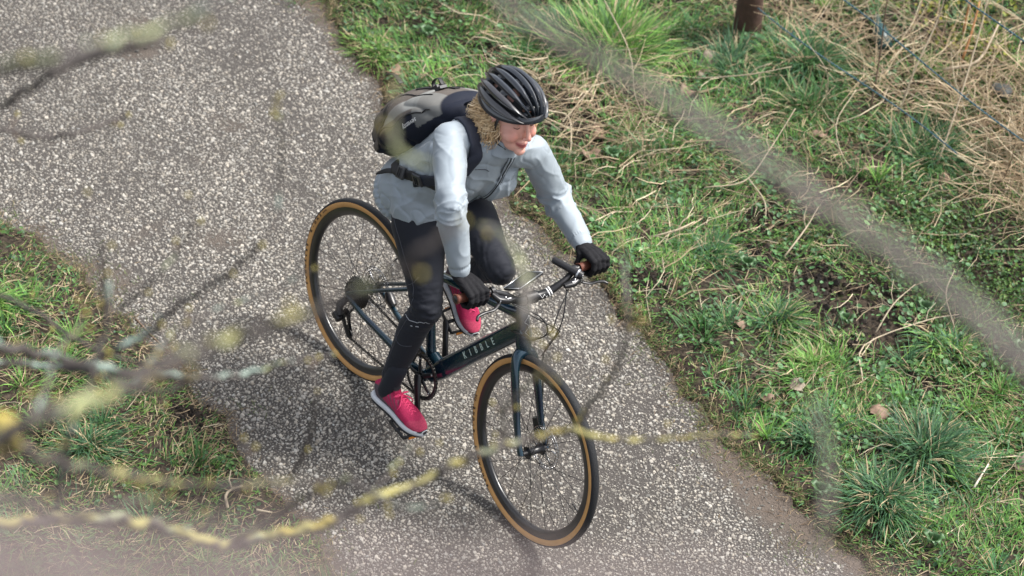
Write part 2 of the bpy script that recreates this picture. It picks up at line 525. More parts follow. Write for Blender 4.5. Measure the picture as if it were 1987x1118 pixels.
def text_mesh(s, size, bold=0.0, extrude=0.0004, spacing=1.0):
    cu = bpy.data.curves.new('txt', 'FONT'); cu.body = s; cu.size = size; cu.align_x = 'CENTER'; cu.align_y = 'CENTER'
    cu.extrude = extrude; cu.offset = bold; cu.resolution_u = 3; cu.space_character = spacing
    o = bpy.data.objects.new('txt', cu); COL.objects.link(o)
    dg = bpy.context.evaluated_depsgraph_get()
    me = bpy.data.meshes.new_from_object(o.evaluated_get(dg))
    v = [tuple(p.co) for p in me.vertices]; f = [tuple(p.vertices) for p in me.polygons]
    bpy.data.objects.remove(o, do_unlink=True); bpy.data.meshes.remove(me); bpy.data.curves.remove(cu)
    return v, f

def basis(xa, ya, o):
    xa = Vector(xa).normalized(); ya = Vector(ya); ya = (ya - xa * ya.dot(xa)).normalized(); za = xa.cross(ya)
    return Matrix(((xa.x, ya.x, za.x, o[0]), (xa.y, ya.y, za.y, o[1]), (xa.z, ya.z, za.z, o[2]), (0, 0, 0, 1)))

def arc_text(word_specs, r, lat):
    """letters set round a tyre on the drive side (facing -y); angle in degrees from +x towards +z, reading clockwise"""
    parts = []
    for s, a_start, size, step in word_specs:
        a = a_start
        for ch in s:
            if ch != ' ':
                v, f = text_mesh(ch, size, bold=0.0005)
                v = [(x * 1.25, y, z) for x, y, z in v]
                t = math.radians(a)
                out = Vector((math.cos(t), 0, math.sin(t)))
                rt = Vector((math.sin(t), 0, -math.cos(t)))          # clockwise seen from the drive side
                o = out * r + Vector((0, -lat, 0))
                parts.append(xf((v, f), basis(rt, out, o)))
            a -= step
    return parts

def make_wheel(name, c, front):
    M = STEER if front else Matrix.Identity(4)
    C0 = Vector(c)
    def w(vf): return xf(vf, M @ Matrix.Translation(C0))
    rim_prof = [(0.0035, -0.0115), (-0.004, -0.0125), (-0.018, -0.0118), (-0.029, -0.0075), (-0.032, 0.0), (-0.029, 0.0075),
                (-0.018, 0.0118), (-0.004, 0.0125), (0.0035, 0.0115), (-0.004, 0.0)]
    wh = obj(name, w(ring((0, 0, 0), 0.3145, rim_prof, n=128)), M_CARBON, bike, sharp=50)
    R0 = 0.3275; rt = 0.0178
    # tyre tread crown (with fine raised ribs) and the tan sidewalls
    prof = []
    for k in range(25):
        a = math.radians(-67 + 134 * k / 24)
        rr = rt + (0.0006 if (k % 2 == 0 and 3 < k < 21) else 0)
        prof.append((rr * math.cos(a), rr * math.sin(a) ))
    prof += [(rt * math.cos(math.radians(68)) - 0.004, 0.008), (rt * math.cos(math.radians(68)) - 0.004, -0.008)]
    obj('tyre', w(ring((0, 0, 0), R0, prof, n=160)), M_RUB, wh)
    sw = []
    for s in (-1, 1):
        p = []
        for k in range(9):
            a = math.radians(65 + (134 - 65) * k / 8)
            p.append(((rt - 0.0001) * math.cos(a), s * (rt - 0.0001) * math.sin(a)))
        p += [(rt * math.cos(math.radians(134)), s * 0.008), (rt * 0.3, s * 0.009)]
        if s > 0: p = p[::-1]
        obj('sidewall', w(ring((0, 0, 0), R0, p, n=160)), M_TAN, wh)
    if front: specs = [('SCHWALBE', 239, 0.0128, 3.6), ('G-ONE', 203.5, 0.0128, 3.9), ('35C', 182, 0.008, 1.7)]
    else: specs = [('SCHWALBE', 208, 0.0128, 3.9), ('G-ONE', 169, 0.0128, 4.3), ('35C', 147.5, 0.008, 1.8)]
    for lt in arc_text(specs, 0.3262, 0.0186): obj('letter', w(lt), M_INK, wh, smooth=False)
    # hub
    yo = 0.05 if front else 0.066
    hub = merge([tube([(0, -yo, 0), (0, -yo + .012, 0), (0, -0.034, 0), (0, -0.03, 0), (0, -0.018, 0), (0, 0.018, 0), (0, 0.03, 0), (0, 0.034, 0), (0, yo - .01, 0), (0, yo, 0)],
                      [.007, .010, .011, .023, .013, .013, .023, .012, .009, .007], 20)])
    obj('hub', w(hub), M_BLACK, wh, sharp=40)
    # spokes, crossed
    n = 24
    for i in range(n):
        a = 2 * math.pi * i / n
        s = -1 if i % 2 else 1
        sw_ = (1 if (i // 2) % 2 else -1)
        b = a + sw_ * math.radians(62)
        p0 = (0.021 * math.cos(b), s * 0.031, 0.021 * math.sin(b)); p1 = (0.285 * math.cos(a), s * 0.002, 0.285 * math.sin(a))
        obj('spoke', w(tube([p0, p1], 0.00115, 5)), M_HOSE, wh)
    # valve
    a = math.radians(-12 if front else 60)
    obj('valve', w(tube([(0.285 * math.cos(a), 0, 0.285 * math.sin(a)), (0.245 * math.cos(a), 0, 0.245 * math.sin(a))], [0.003, 0.0022], 8)), M_BLACK, wh)
    # disc rotor on the left side
    yl = 0.044 if front else 0.056
    parts = []
    N = 36
    parts.append(ring((0, yl, 0), 0.078, [(0.002, -.0009), (0.002, .0009), (-0.001, .0009), (-0.001, -.0009)], n=72))
    parts.append(ring((0, yl, 0), 0.064, [(0.002, -.0009), (0.002, .0009), (-0.001, .0009), (-0.001, -.0009)], n=72))
    for k in range(N):
        a = 2 * math.pi * k / N; b = a + 0.12
        parts.append(tube([(0.065 * math.cos(a), yl, 0.065 * math.sin(a)), (0.077 * math.cos(b), yl, 0.077 * math.sin(b))], 0.0014, 4))
    for k in range(6):
        a = 2 * math.pi * k / 6
        parts.append(tube([(0.02 * math.cos(a), yl, 0.02 * math.sin(a)), (0.045 * math.cos(a + .35), yl, 0.045 * math.sin(a + .35)), (0.064 * math.cos(a + .3), yl, 0.064 * math.sin(a + .3))], 0.003, 5))
    obj('disc_rotor', w(merge(parts)), M_STEEL, wh)
    return wh
front_wheel = make_wheel('front_wheel', (1.00978, 0, 0.345), True)
rear_wheel = make_wheel('rear_wheel', (0, 0, 0.345), False)

# frame
BB = Vector((0.435, 0, 0.276))
HT_T, HT_B = Vector((0.790, 0, 0.815)), Vector((0.835, 0, 0.690))
ST_T = Vector((0.262, 0, 0.80))
fp = []
fp.append(tube([HT_B + Vector((0.003, 0, -0.012)), HT_B, HT_B.lerp(HT_T, .35), HT_T, HT_T + Vector((-0.003, 0, 0.01))], [0.0265, 0.028, 0.0245, 0.0225, 0.0215], 24))
fp.append(tube([(0.825, 0, 0.745), (0.78, 0, 0.695), (0.62, 0, 0.498), (0.50, 0, 0.345), (0.445, 0, 0.283)], [(0.0235, 0.034), (0.0235, 0.034), (0.0235, 0.034), (0.026, 0.037), (0.030, 0.034)], 24, up=(-0.6, 0, 0.8), super_e=3.4))
fp.append(tube([(0.80, 0, 0.785), (0.74, 0, 0.765), (0.5, 0, 0.70), (0.318, 0, 0.645)], [(0.020, 0.024), (0.018, 0.017), (0.0165, 0.014), (0.016, 0.014)], 18, up=(0, 0, 1), super_e=2.8))
fp.append(tube([BB + Vector((-0.0, 0, 0.01)), (0.40, 0, 0.385), (0.345, 0, 0.56), ST_T], [(0.022, 0.025), (0.016, 0.020), (0.0155, 0.019), (0.016, 0.017)], 18, up=(1, 0, .3)))
fp.append(tube([(0.435, -0.042, 0.276), (0.435, 0.042, 0.276)], 0.0235, 24))
fp.append(tube([(0.47, 0, 0.335), (0.425, 0, 0.345)], [(0.025, 0.018), (0.022, 0.022)], 16, super_e=3))
for s in (-1, 1):
    fp.append(tube([(0.41, s * 0.030, 0.276), (0.36, s * 0.040, 0.276), (0.25, s * 0.047, 0.289), (0.10, s * 0.066, 0.318), (0.0, s * 0.071, 0.340)],
                   [(0.011, 0.018), (0.010, 0.016), (0.010, 0.014), (0.0085, 0.011), (0.006, 0.011)], 14, up=(0, 0, 1), super_e=2.6))
    fp.append(tube([(0.0, s * 0.070, 0.350), (0.03, s * 0.067, 0.378), (0.16, s * 0.050, 0.470), (0.29, s * 0.030, 0.560), (0.335, s * 0.012, 0.590)],
                   [(0.006, 0.009), (0.0075, 0.008), (0.0075, 0.008), (0.008, 0.009), (0.009, 0.011)], 12, up=(0, 0, 1)))
    fp.append(tube([(0.0, s * 0.070, 0.345), (0.0, s * 0.064, 0.345)], 0.016, 14))
frame = obj('frame', merge(fp), M_FRAME, bike, sharp=45)
# model word along the down tube, drive side
dv = Vector((0.825 - 0.445, 0, 0.745 - 0.283)).normalized()
nv = Vector((-dv.z, 0, dv.x))
for k, ch in enumerate('KIBBLE'):
    o = Vector((0.603, 0, 0.476)) + dv * (0.0365 * k) + Vector((0, -0.0243, 0)) + nv * 0.004
    v, f = text_mesh(ch, 0.036, bold=0.0)
    v = [(x * 0.72, y, z) for x, y, z in v]
    obj('letter', xf((v, f), basis(dv, nv, o)), M_LETTER, frame, smooth=False)
# head badge: angular mark on the head tube front
hb = []
hax = (HT_T - HT_B).normalized()
def hbp(u, t): return HT_B.lerp(HT_T, t) + Vector((hax.z, 0, -hax.x)) * 0.0262 * math.cos(u) + Vector((0, -1, 0)) * 0.0262 * math.sin(u)
for a, b in (((-.25, .2), (.5, .35)), ((.5, .35), (-.25, .5)), ((-.25, .5), (.5, .62)), ((.5, .62), (-.2, .8)), ((-.25, .2), (-.2, .8))):
    hb.append(tube([hbp(a[0] + (b[0] - a[0]) * i / 5, a[1] + (b[1] - a[1]) * i / 5) for i in range(6)], 0.0011, 5))
obj('head_badge', merge(hb), M_SILVER, frame)
obj('bottle_boss', merge([tube([(0.66 - .05 * k, 0, 0.585 - 0.061 * k), (0.655 - .05 * k, 0, 0.589 - 0.061 * k)], 0.004, 8) for k in (0, 1.3)]), M_BLACK, frame)

# fork
def s_(p): return tuple(STEER @ Vector(p))
fk = []
fk.append(tube([s_(HT_B + Vector((0.004, 0, -0.012))), s_(HT_B + Vector((0.012, 0, -0.034)))], [0.027, 0.025], 22))
for s in (-1, 1):
    pts = [(0.846, s * 0.004, 0.664), (0.852, s * 0.028, 0.650), (0.870, s * 0.044, 0.61), (0.905, s * 0.048, 0.53), (0.955, s * 0.052, 0.42), (0.992, s * 0.055, 0.36), (1.006, s * 0.055, 0.338)]
    fk.append(tube([s_(p) for p in pts], [(0.022, 0.024), (0.020, 0.020), (0.0125, 0.019), (0.011, 0.019), (0.0095, 0.015), (0.009, 0.013), (0.009, 0.014)], 16, up=(1, 0, .35), sub=4))
fork = obj('fork', merge(fk), M_FRAME, bike, sharp=60)
# brake caliper front / rear
obj('brake_caliper', merge([tube([s_((0.925, 0.056, 0.415)), s_((0.948, 0.062, 0.375)), s_((0.955, 0.062, 0.35))], [(0.012, 0.016), (0.016, 0.022), (0.012, 0.016)], 12, super_e=3)]), M_BLACK, bike, sharp=50)
obj('brake_caliper', merge([tube([(0.06, 0.066, 0.36), (0.085, 0.062, 0.345), (0.11, 0.060, 0.335)], [(0.012, 0.014), (0.017, 0.02), (0.012, 0.014)], 12, super_e=3)]), M_BLACK, bike, sharp=50)

# seat post, saddle
obj('seatpost', tube([(0.290, 0, 0.715), (0.224, 0, 0.915)], [(0.0135, 0.0135)] * 2, 14), M_BLACK, bike)
obj('saddle', tube([(0.09, 0, 0.936), (0.11, 0, 0.945), (0.16, 0, 0.948), (0.22, 0, 0.945), (0.30, 0, 0.943), (0.345, 0, 0.938), (0.36, 0, 0.93)],
                   [(0.05, 0.01), (0.068, 0.016), (0.066, 0.018), (0.035, 0.017), (0.019, 0.015), (0.016, 0.014), (0.006, 0.006)], 20, up=(0, 0, 1), sub=3), M_BLACK, bike)

# drivetrain
CR = math.radians(-68)               # drive-side crank direction
cd = Vector((math.cos(CR), 0, math.sin(CR)))
PR = BB + cd * 0.17; PL = BB - cd * 0.17
ringp = []
teeth = 42
RO = 0.083
prof = [(0.0, -0.0015), (0.0, 0.0015), (-0.009, 0.0015), (-0.009, -0.0015)]
v, f = ring((BB.x, -0.046, BB.z), RO, prof, n=teeth * 2)
vv = []
for i, p in enumerate(v):
    k = (i // 4)
    if i % 4 < 2 and k % 2 == 0:
        d = Vector(p) - Vector((BB.x, p[1], BB.z)); p = tuple(Vector(p) + d.normalized() * 0.004)
    vv.append(p)
ringp.append((vv, f))
for k in range(5):
    a = CR + 2 * math.pi * k / 5 + 0.6
    d = Vector((math.cos(a), 0, math.sin(a)))
    ringp.append(tube([BB + d * 0.015 + Vector((0, -0.050, 0)), BB + d * 0.05 + Vector((0, -0.049, 0)), BB + d * 0.077 + Vector((0, -0.046, 0))], [(0.011, 0.004), (0.008, 0.003), (0.007, 0.003)], 8, up=(0, 1, 0)))
ch = obj('chainring', merge(ringp), M_BLACK, bike, sharp=40)
obj('ring_bolt', merge([tube([BB + Vector((math.cos(CR + 2 * math.pi * k / 5 + .6), 0, math.sin(CR + 2 * math.pi * k / 5 + .6))) * 0.068 + Vector((0, -0.052, 0)),
                              BB + Vector((math.cos(CR + 2 * math.pi * k / 5 + .6), 0, math.sin(CR + 2 * math.pi * k / 5 + .6))) * 0.068 + Vector((0, -0.047, 0))], 0.004, 10) for k in range(5)]), M_STEEL, ch)
for s, P in ((-1, PR), (1, PL)):
    d = (P - BB).normalized()
    y0, y1 = s * 0.062, s * 0.078
    obj('crank_arm', tube([BB - d * 0.012 + Vector((0, y0, 0)), BB + Vector((0, y0, 0)), BB.lerp(P, .5) + Vector((0, (y0 + y1) / 2, 0)), P + Vector((0, y1, 0)), P + d * 0.012 + Vector((0, y1, 0))],
                          [(0.012, 0.006), (0.018, 0.009), (0.013, 0.0075), (0.014, 0.0075), (0.008, 0.005)], 14, up=(0, 1, 0), super_e=2.8), M_BLACK, bike, sharp=60)
    tilt = math.radians(-9 if s < 0 else -32)
    px = Vector((math.cos(tilt), 0, math.sin(tilt)))
    pc = P + Vector((0, s * 0.125, 0))
    pp = [tube([P + Vector((0, s * 0.08, 0)), P + Vector((0, s * 0.175, 0))], 0.007, 10)]
    for e in (-1, 1):
        pp.append(tube([pc + px * 0.042 * e + Vector((0, -0.042, 0)), pc + px * 0.046 * e, pc + px * 0.042 * e + Vector((0, 0.042, 0))], [(0.009, 0.005)] * 3, 8, up=(px.x, 0, px.z)))
        pp.append(tube([pc + px * 0.045 + Vector((0, e * 0.044, 0)), pc - px * 0.045 + Vector((0, e * 0.044, 0))], [(0.008, 0.004)] * 2, 8, up=(0, 1, 0)))
    pd = obj('pedal', merge(pp), M_BLACK, bike)
    m_or = M_ORANGE if 'M_ORANGE' in globals() else mat('orange_reflector', (0.85, 0.28, 0.03), rough=0.2)
    M_ORANGE = m_or
    obj('reflector', merge([tube([pc + px * 0.050 * e + Vector((0, -0.024, -0.002)), pc + px * 0.050 * e + Vector((0, 0.024, -0.002))], [(0.0025, 0.006)] * 2, 8, up=(0, 0, 1)) for e in (1, -1)]), M_ORANGE, pd)
# cassette: stacked sprockets
cp = []
for k in range(9):
    r = 0.026 + 0.0042 * k
    y = -0.058 + 0.0042 * k
    n = int(r / 0.0020) * 2
    v, f = ring((0, y, 0.345), r, [(0, -.0008), (0, .0008), (-0.007, .0008), (-0.007, -.0008)], n=n)
    v = [tuple(Vector(p) + ((Vector(p) - Vector((0, p[1], 0.345))).normalized() * 0.004 if (i % 4 < 2 and (i // 4) % 2 == 0) else Vector((0, 0, 0)))) for i, p in enumerate(v)]
    cp.append((v, f))
    for m in range(5):
        a = 2 * math.pi * m / 5 + .1 * k
        cp.append(tube([(0.016 * math.cos(a), y, 0.345 + 0.016 * math.sin(a)), ((r - .006) * math.cos(a), y, 0.345 + (r - .006) * math.sin(a))], [(0.002, 0.0008)] * 2, 4, up=(0, 1, 0)))
obj('cassette', merge(cp), M_CHAIN, bike)
# rear derailleur: body, cage and two jockey wheels
dp = [tube([(0.0, -0.075, 0.330), (-0.012, -0.090, 0.300), (0.0, -0.092, 0.270)], [(0.012, 0.010), (0.017, 0.014), (0.019, 0.014)], 12, super_e=3),
      tube([(0.004, -0.086, 0.275), (0.022, -0.078, 0.235), (0.045, -0.070, 0.190)], [(0.014, 0.004), (0.012, 0.004), (0.011, 0.004)], 8, up=(0, 1, 0)),
      tube([(0.004, -0.060, 0.275), (0.022, -0.058, 0.235), (0.045, -0.056, 0.190)], [(0.014, 0.003), (0.012, 0.003), (0.011, 0.003)], 8, up=(0, 1, 0)),
      tube([(-0.02, -0.094, 0.262), (0.012, -0.098, 0.250)], [(0.014, 0.018), (0.011, 0.014)], 12, super_e=3)]
rd = obj('rear_derailleur', merge(dp), M_BLACK, bike, sharp=50)
for jx, jz in ((0.006, 0.268), (0.042, 0.198)):
    obj('jockey_wheel', ring((jx, -0.064, jz), 0.018, [(0, -.002), (0, .002), (-0.012, .002), (-0.012, -.002)], n=24), M_BLACK, rd, smooth=False)
# chain: alternating links along its run
cpts = []
for k in range(20):                                      # round the chainring front
    a = math.radians(100 - 190 * k / 19); cpts.append(Vector((BB.x + 0.0865 * math.cos(a), -0.046, BB.z + 0.0865 * math.sin(a))))
cpts += [Vector((0.042, -0.060, 0.181)), Vector((0.024, -0.062, 0.198)), Vector((0.026, -0.062, 0.25)), Vector((0.018, -0.062, 0.276))]
for k in range(9):
    a = math.radians(-60 - 210 * k / 8 + 0); cpts.append(Vector((0.0 + 0.047 * math.cos(a), -0.044, 0.345 + 0.047 * math.sin(a))))
cpts.append(Vector((0.03, -0.044, 0.389)))
cpts.append(cpts[0])
L_, acc = [cpts[0]], 0
step = 0.0127 / 2
P0 = cpts[0]
dense = []
for a, b in zip(cpts[:-1], cpts[1:]):
    n = max(1, int((b - a).length / 0.001)); dense += [a.lerp(b, i / n) for i in range(n)]
pts = [dense[0]]; acc = 0
for a, b in zip(dense[:-1], dense[1:]):
    acc += (b - a).length
    if acc >= 0.0127: pts.append(b); acc = 0
cl = []
for i in range(len(pts) - 1):
    w_ = 0.0034 if i % 2 else 0.0022
    for s in (-1, 1):
        cl.append(tube([pts[i] + Vector((0, s * w_, 0)), pts[i].lerp(pts[i + 1], .5) + Vector((0, s * w_, 0)), pts[i + 1] + Vector((0, s * w_, 0))], [(0.0042, 0.0008), (0.003, 0.0008), (0.0042, 0.0008)], 6, up=(0, 1, 0)))
obj('chain', merge(cl), M_CHAIN, bike)

# cockpit
GR, GL = Vector((0.78758, -0.31981, 0.93476)), Vector((0.81770, 0.31588, 0.94484))
BC = Vector((0.812, 0.0, 0.866))
obj('stem', merge([tube([(0.790, 0, 0.800), (0.780, 0, 0.842)], 0.0185, 20), tube([(0.778, 0, 0.838), (0.80, 0, 0.856), BC], [(0.017, 0.019), (0.016, 0.017), (0.02, 0.02)], 18, up=(0, 0, 1), super_e=3),
                   tube([BC + Vector((0, -0.024, 0)), BC + Vector((0, 0.024, 0))], 0.0225, 22)]), M_BLACK, bike, sharp=50)
bar_pts = [GR, GR + Vector((0.010, 0.13, -0.002)), (0.812, -0.125, 0.915), (0.816, -0.06, 0.872), BC, (0.822, 0.06, 0.874), (0.832, 0.125, 0.915), GL + Vector((0.004, -0.13, -0.002)), GL]
bar_r = [0.011, 0.011, 0.0115, 0.0155, 0.0159, 0.0155, 0.0115, 0.011, 0.011]
bar = obj('handlebar', tube(bar_pts, bar_r, 18, sub=6), M_BLACK, bike)
# white rings and zigzag printed on the bar beside the stem
bp = [Vector(p) for p in catmull(bar_pts, 12)]
def bar_at(y):
    for a, b in zip(bp[:-1], bp[1:]):
        if a.y <= y <= b.y: return a.lerp(b, (y - a.y) / (b.y - a.y))
rb = []
for y0, wd in ((0.066, 0.0035), (0.0735, 0.0045)):
    rb.append(tube([bar_at(y0), bar_at(y0 + wd)], 0.0163, 20))
zz = [(0.030, 0.7), (0.038, -0.2), (0.046, 0.55), (0.054, -0.35), (0.060, 0.75)]
def bsurf(y, u): 
    c = bar_at(y); return c + Vector((math.cos(u), 0, math.sin(u))) * 0.0163
zp = [bsurf(y, 0.2 + u * .9) for y, u in zz]
rb.append(tube(zp, 0.0013, 6))
obj('printed_mark', merge(rb), M_WHITE, bar)
for G, s in ((GR, -1), (GL, 1)):
    inn = Vector((0.010, 0.125, -0.002)) if s < 0 else Vector((0.004, -0.125, -0.002))
    g = obj('grip', tube([G - inn * 0.02, G, G + inn * 0.06, G + inn * .5, G + inn * .94, G + inn], [0.0155, 0.0175, 0.0155, 0.0165, 0.0155, 0.0175], 24), M_GUM, bike, sharp=50)
    fr = []
    for k in range(18):
        a = 2 * math.pi * k / 18; d = Vector((math.cos(a), 0, math.sin(a)))
        for e in (0.0, 1.0): fr.append(tube([G + inn * e + d * 0.0145, G + inn * e + d * 0.0185], 0.0016, 5))
    obj('grip_ridges', merge(fr), M_GUM, g)
    obj('bar_end_plug', tube([G - inn * 0.03, G - inn * 0.015], 0.0125, 16), M_BLACK, g)
    # brake lever: clamp, body with pivot, curved blade
    cy = G + inn * 1.12
    ls = Vector((0, s, 0))
    lv = obj('brake_lever', merge([tube([cy, cy - ls * 0.014], 0.0165, 18),
         tube([cy + Vector((0.012, 0, -0.002)), cy + Vector((0.034, 0, -0.010)) - ls * 0.012, cy + Vector((0.044, 0, -0.018)) - ls * 0.045, cy + Vector((0.040, 0, -0.024)) - ls * 0.075], [(0.009, 0.009), (0.016, 0.011), (0.015, 0.0105), (0.009, 0.008)], 14, up=(0, 0, 1), super_e=3)]), M_BLACK, bike, sharp=50)
    obj('lever_blade', tube([cy + Vector((0.046, 0, -0.020)) - ls * 0.006, cy + Vector((0.060, 0, -0.026)) + ls * 0.025, cy + Vector((0.056, 0, -0.032)) + ls * 0.060, cy + Vector((0.058, 0, -0.037)) + ls * 0.088, cy + Vector((0.070, 0, -0.042)) + ls * 0.102],
        [(0.007, 0.004), (0.0065, 0.004), (0.006, 0.0045), (0.006, 0.005), (0.005, 0.005)], 12, sub=5, up=(0, 0, 1)), M_BLACK, lv)
    obj('lever_pivot', merge([tube([cy + Vector((0.044, 0, -0.006)) - ls * 0.010, cy + Vector((0.044, 0, -0.030)) - ls * 0.010], 0.005, 12), tube([cy + Vector((0.040, 0, -0.002)) - ls * 0.035, cy + Vector((0.044, 0, -0.008)) - ls * 0.035], 0.004, 10)]), M_STEEL, lv)
    obj('lever_mark', box(cy + Vector((0.050, 0, -0.0055)) - ls * 0.045, (0.004, 0.016, 0.001)), M_WHITE, lv, smooth=False)
# small bar-mounted tube with a pale ring (left side)
bc_ = Vector((0.822, 0.145, 0.955))
bell = obj('bar_lamp', tube([bc_ + Vector((-0.055, -0.030, 0.008)), bc_ + Vector((-0.05, -0.028, 0.008)), bc_ + Vector((0.022, 0.012, -0.004)), bc_ + Vector((0.03, 0.016, -0.006))], [0.011, 0.0125, 0.0135, 0.0165], 20), M_BLACK, bike, sharp=50)
obj('ring', tube([bc_ + Vector((0.028, 0.015, -0.0055)), bc_ + Vector((0.033, 0.0175, -0.0065))], 0.0175, 22), M_SILVER, bell, sharp=50)
obj('cap', merge([tube([bc_ + Vector((0.033, 0.0175, -0.0065)), bc_ + Vector((0.046, 0.024, -0.009))], [0.0155, 0.0145], 22)]), M_BLACK, bell, sharp=50)
obj('cap_screw', ring(bc_ + Vector((0.047, 0.0245, -0.0093)), 0.007, [(0, -.001), (0, .001), (-0.003, .001), (-0.003, -.001)], M=Matrix.Rotation(math.radians(-62), 4, 'Z'), n=20), M_STEEL, bell)
# hoses and shift cable
def hose(pts, r=0.0023): return obj('brake_hose', tube(pts, r, 8, sub=8), M_HOSE, bike)
hose([(0.868, 0.118, 0.905), (0.905, 0.055, 0.845), (0.925, 0.02, 0.790), (0.885, -0.018, 0.745), (0.845, -0.028, 0.745)])
hose([(0.865, 0.112, 0.905), (0.915, 0.075, 0.83), (0.915, 0.06, 0.76), (0.885, 0.058, 0.66), (0.915, 0.062, 0.54), (0.945, 0.066, 0.41)])
hose([(0.858, -0.112, 0.895), (0.90, -0.03, 0.845), (0.935, 0.045, 0.80), (0.93, 0.05, 0.775), (0.885, 0.05, 0.655)])
hose([(0.85, -0.115, 0.90), (0.90, -0.02, 0.85), (0.93, 0.0, 0.80), (0.90, -0.03, 0.755), (0.84, -0.034, 0.742), (0.79, -0.03, 0.72)])

# phone on its bar mount: a thing of its own
ph_c = Vector((0.785, -0.020, 0.922))
phM = Matrix.Translation(ph_c) @ Matrix.Rotation(math.radians(18), 4, 'Z') @ Matrix.Rotation(math.radians(-28), 4, 'Y')
phone = obj('phone', xf(tube([(0, -0.074, 0), (0, -0.070, 0), (0, 0.070, 0), (0, 0.074, 0)], [(0.031, 0.0035), (0.036, 0.0045), (0.036, 0.0045), (0.031, 0.0035)], 20, up=(0, 0, 1), super_e=5), phM), M_BLACK, None, sharp=40)
phone.matrix_world = LEAN
tag(phone, 'dark phone lying in a mount across the handlebar by the rider\'s knee', 'phone')
obj('screen', xf(box((0, 0, 0.005), (0.062, 0.132, 0.0012)), phM), M_PHONE, phone, smooth=False)
ed = []
for a, b in (((-.034, -.071), (-.034, .071)), ((.034, -.071), (.034, .071)), ((-.031, -.073), (.031, -.073)), ((-.031, .073), (.031, .073))):
    ed.append(tube([(a[0], a[1], 0.0045), (b[0], b[1], 0.0045)], 0.002, 8))
obj('metal_edge', xf(merge(ed), phM), M_SILVER, phone)
obj('phone_mount', tube([(0.80, -0.005, 0.865), (0.792, -0.01, 0.89), (0.787, -0.018, 0.915)], [0.014, 0.010, 0.016], 12), M_BLACK, bike)
# ================================================================== verge vegetation
M_GRASS = mat('grass', (0.08, 0.15, 0.04), rough=0.55, attr=True, transl=0.30, spec=0.35)
M_LEAFY = mat('small_leaves', (0.06, 0.13, 0.04), rough=0.5, attr=True, transl=0.2, spec=0.4)
M_STRAW = mat('dry_stems', (0.4, 0.3, 0.18), rough=0.7, attr=True, spec=0.2)

def blades(X, Y, Z, L, Wd, az, tilt, curl, cb, ct, rows=(0, .36, .70, 1.0), twist=None):
    """curved tapering blades, all arrays of length n; returns verts (n*7,3), tris, colours"""
    n = len(X); r = np.array(rows)
    V = np.empty((n, 7, 3)); C = np.empty((n, 7, 3))
    px, py, pz = X.copy(), Y.copy(), Z.copy()
    th = tilt.copy(); prev = 0
    dx, dy = np.cos(az), np.sin(az)
    ta = az + np.pi / 2 + (rng.uniform(-.6, .6, n) if twist is None else twist)
    wx, wy = np.cos(ta), np.sin(ta)
    k = 0
    for i, t in enumerate(r):
        ds = (t - prev) * L; prev = t
        px = px + dx * np.sin(th) * ds; py = py + dy * np.sin(th) * ds; pz = pz + np.cos(th) * ds
        th = th + curl * (.5 if i == 0 else 1) / 3
        w = Wd * (1, .95, .62, 0)[i] / 2
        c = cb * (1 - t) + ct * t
        if i < 3:
            V[:, k] = np.stack([px - wx * w, py - wy * w, pz], -1); V[:, k + 1] = np.stack([px + wx * w, py + wy * w, pz], -1)
            C[:, k] = c; C[:, k + 1] = c; k += 2
        else:
            V[:, 6] = np.stack([px, py, pz], -1); C[:, 6] = c
    f = np.array([(0, 1, 3), (0, 3, 2), (2, 3, 5), (2, 5, 4), (4, 5, 6)])
    F = (f[None] + (np.arange(n) * 7)[:, None, None]).reshape(-1, 3)
    V[:, :, 2] = np.maximum(V[:, :, 2], ground_z(V[:, :, 0].ravel(), V[:, :, 1].ravel()).reshape(n, 7) + .002)
    return V.reshape(-1, 3), F, C.reshape(-1, 3)

def pal(n, cols, p, var=.18):
    c = np.array(cols)[rng.choice(len(cols), n, p=p)]
    return c * (1 + rng.normal(0, var, (n, 1))).clip(.4, 1.7)
GREENS = [(.105, .245, .055), (.15, .31, .065), (.07, .185, .055), (.085, .20, .09), (.24, .29, .10)]
SOILS = [(0.78, 1.70, .19), (0.95, 1.84, .17), (0.62, 1.78, .10), (0.25, 1.83, .09), (-0.55, 1.56, .10), (0.41, 1.66, .08), (1.34, 1.68, .09), (.28, 1.20, .07),
         (-.09, -.66, .07), (-.60, 1.68, .08), (1.05, 1.60, .08), (-1.2, 1.62, .08), (1.45, 1.25, .05), (1.42, 1.47, .05)]
def bare(x, y):
    b = np.zeros_like(x)
    for sx, sy, r in SOILS: b = np.maximum(b, np.exp(-(((x - sx) ** 2 + (y - sy) ** 2) / r ** 2) ** 2))
    return b
def in_view(x, y):     # the strip the photo could see, with a margin
    u = (x - .3) * .788 / 1 + 0
    ix = x * .6137 + y * .7879; iy = -x * .5448 + y * .3765
    return (ix > -1.9) & (ix < 3.2) & (iy > -1.1) & (iy < 2.0)
MOSSY = lambda x, y: np.exp(-(((x - .85) / .42) ** 2 + ((y - 2.32) / .38) ** 2) ** 2)

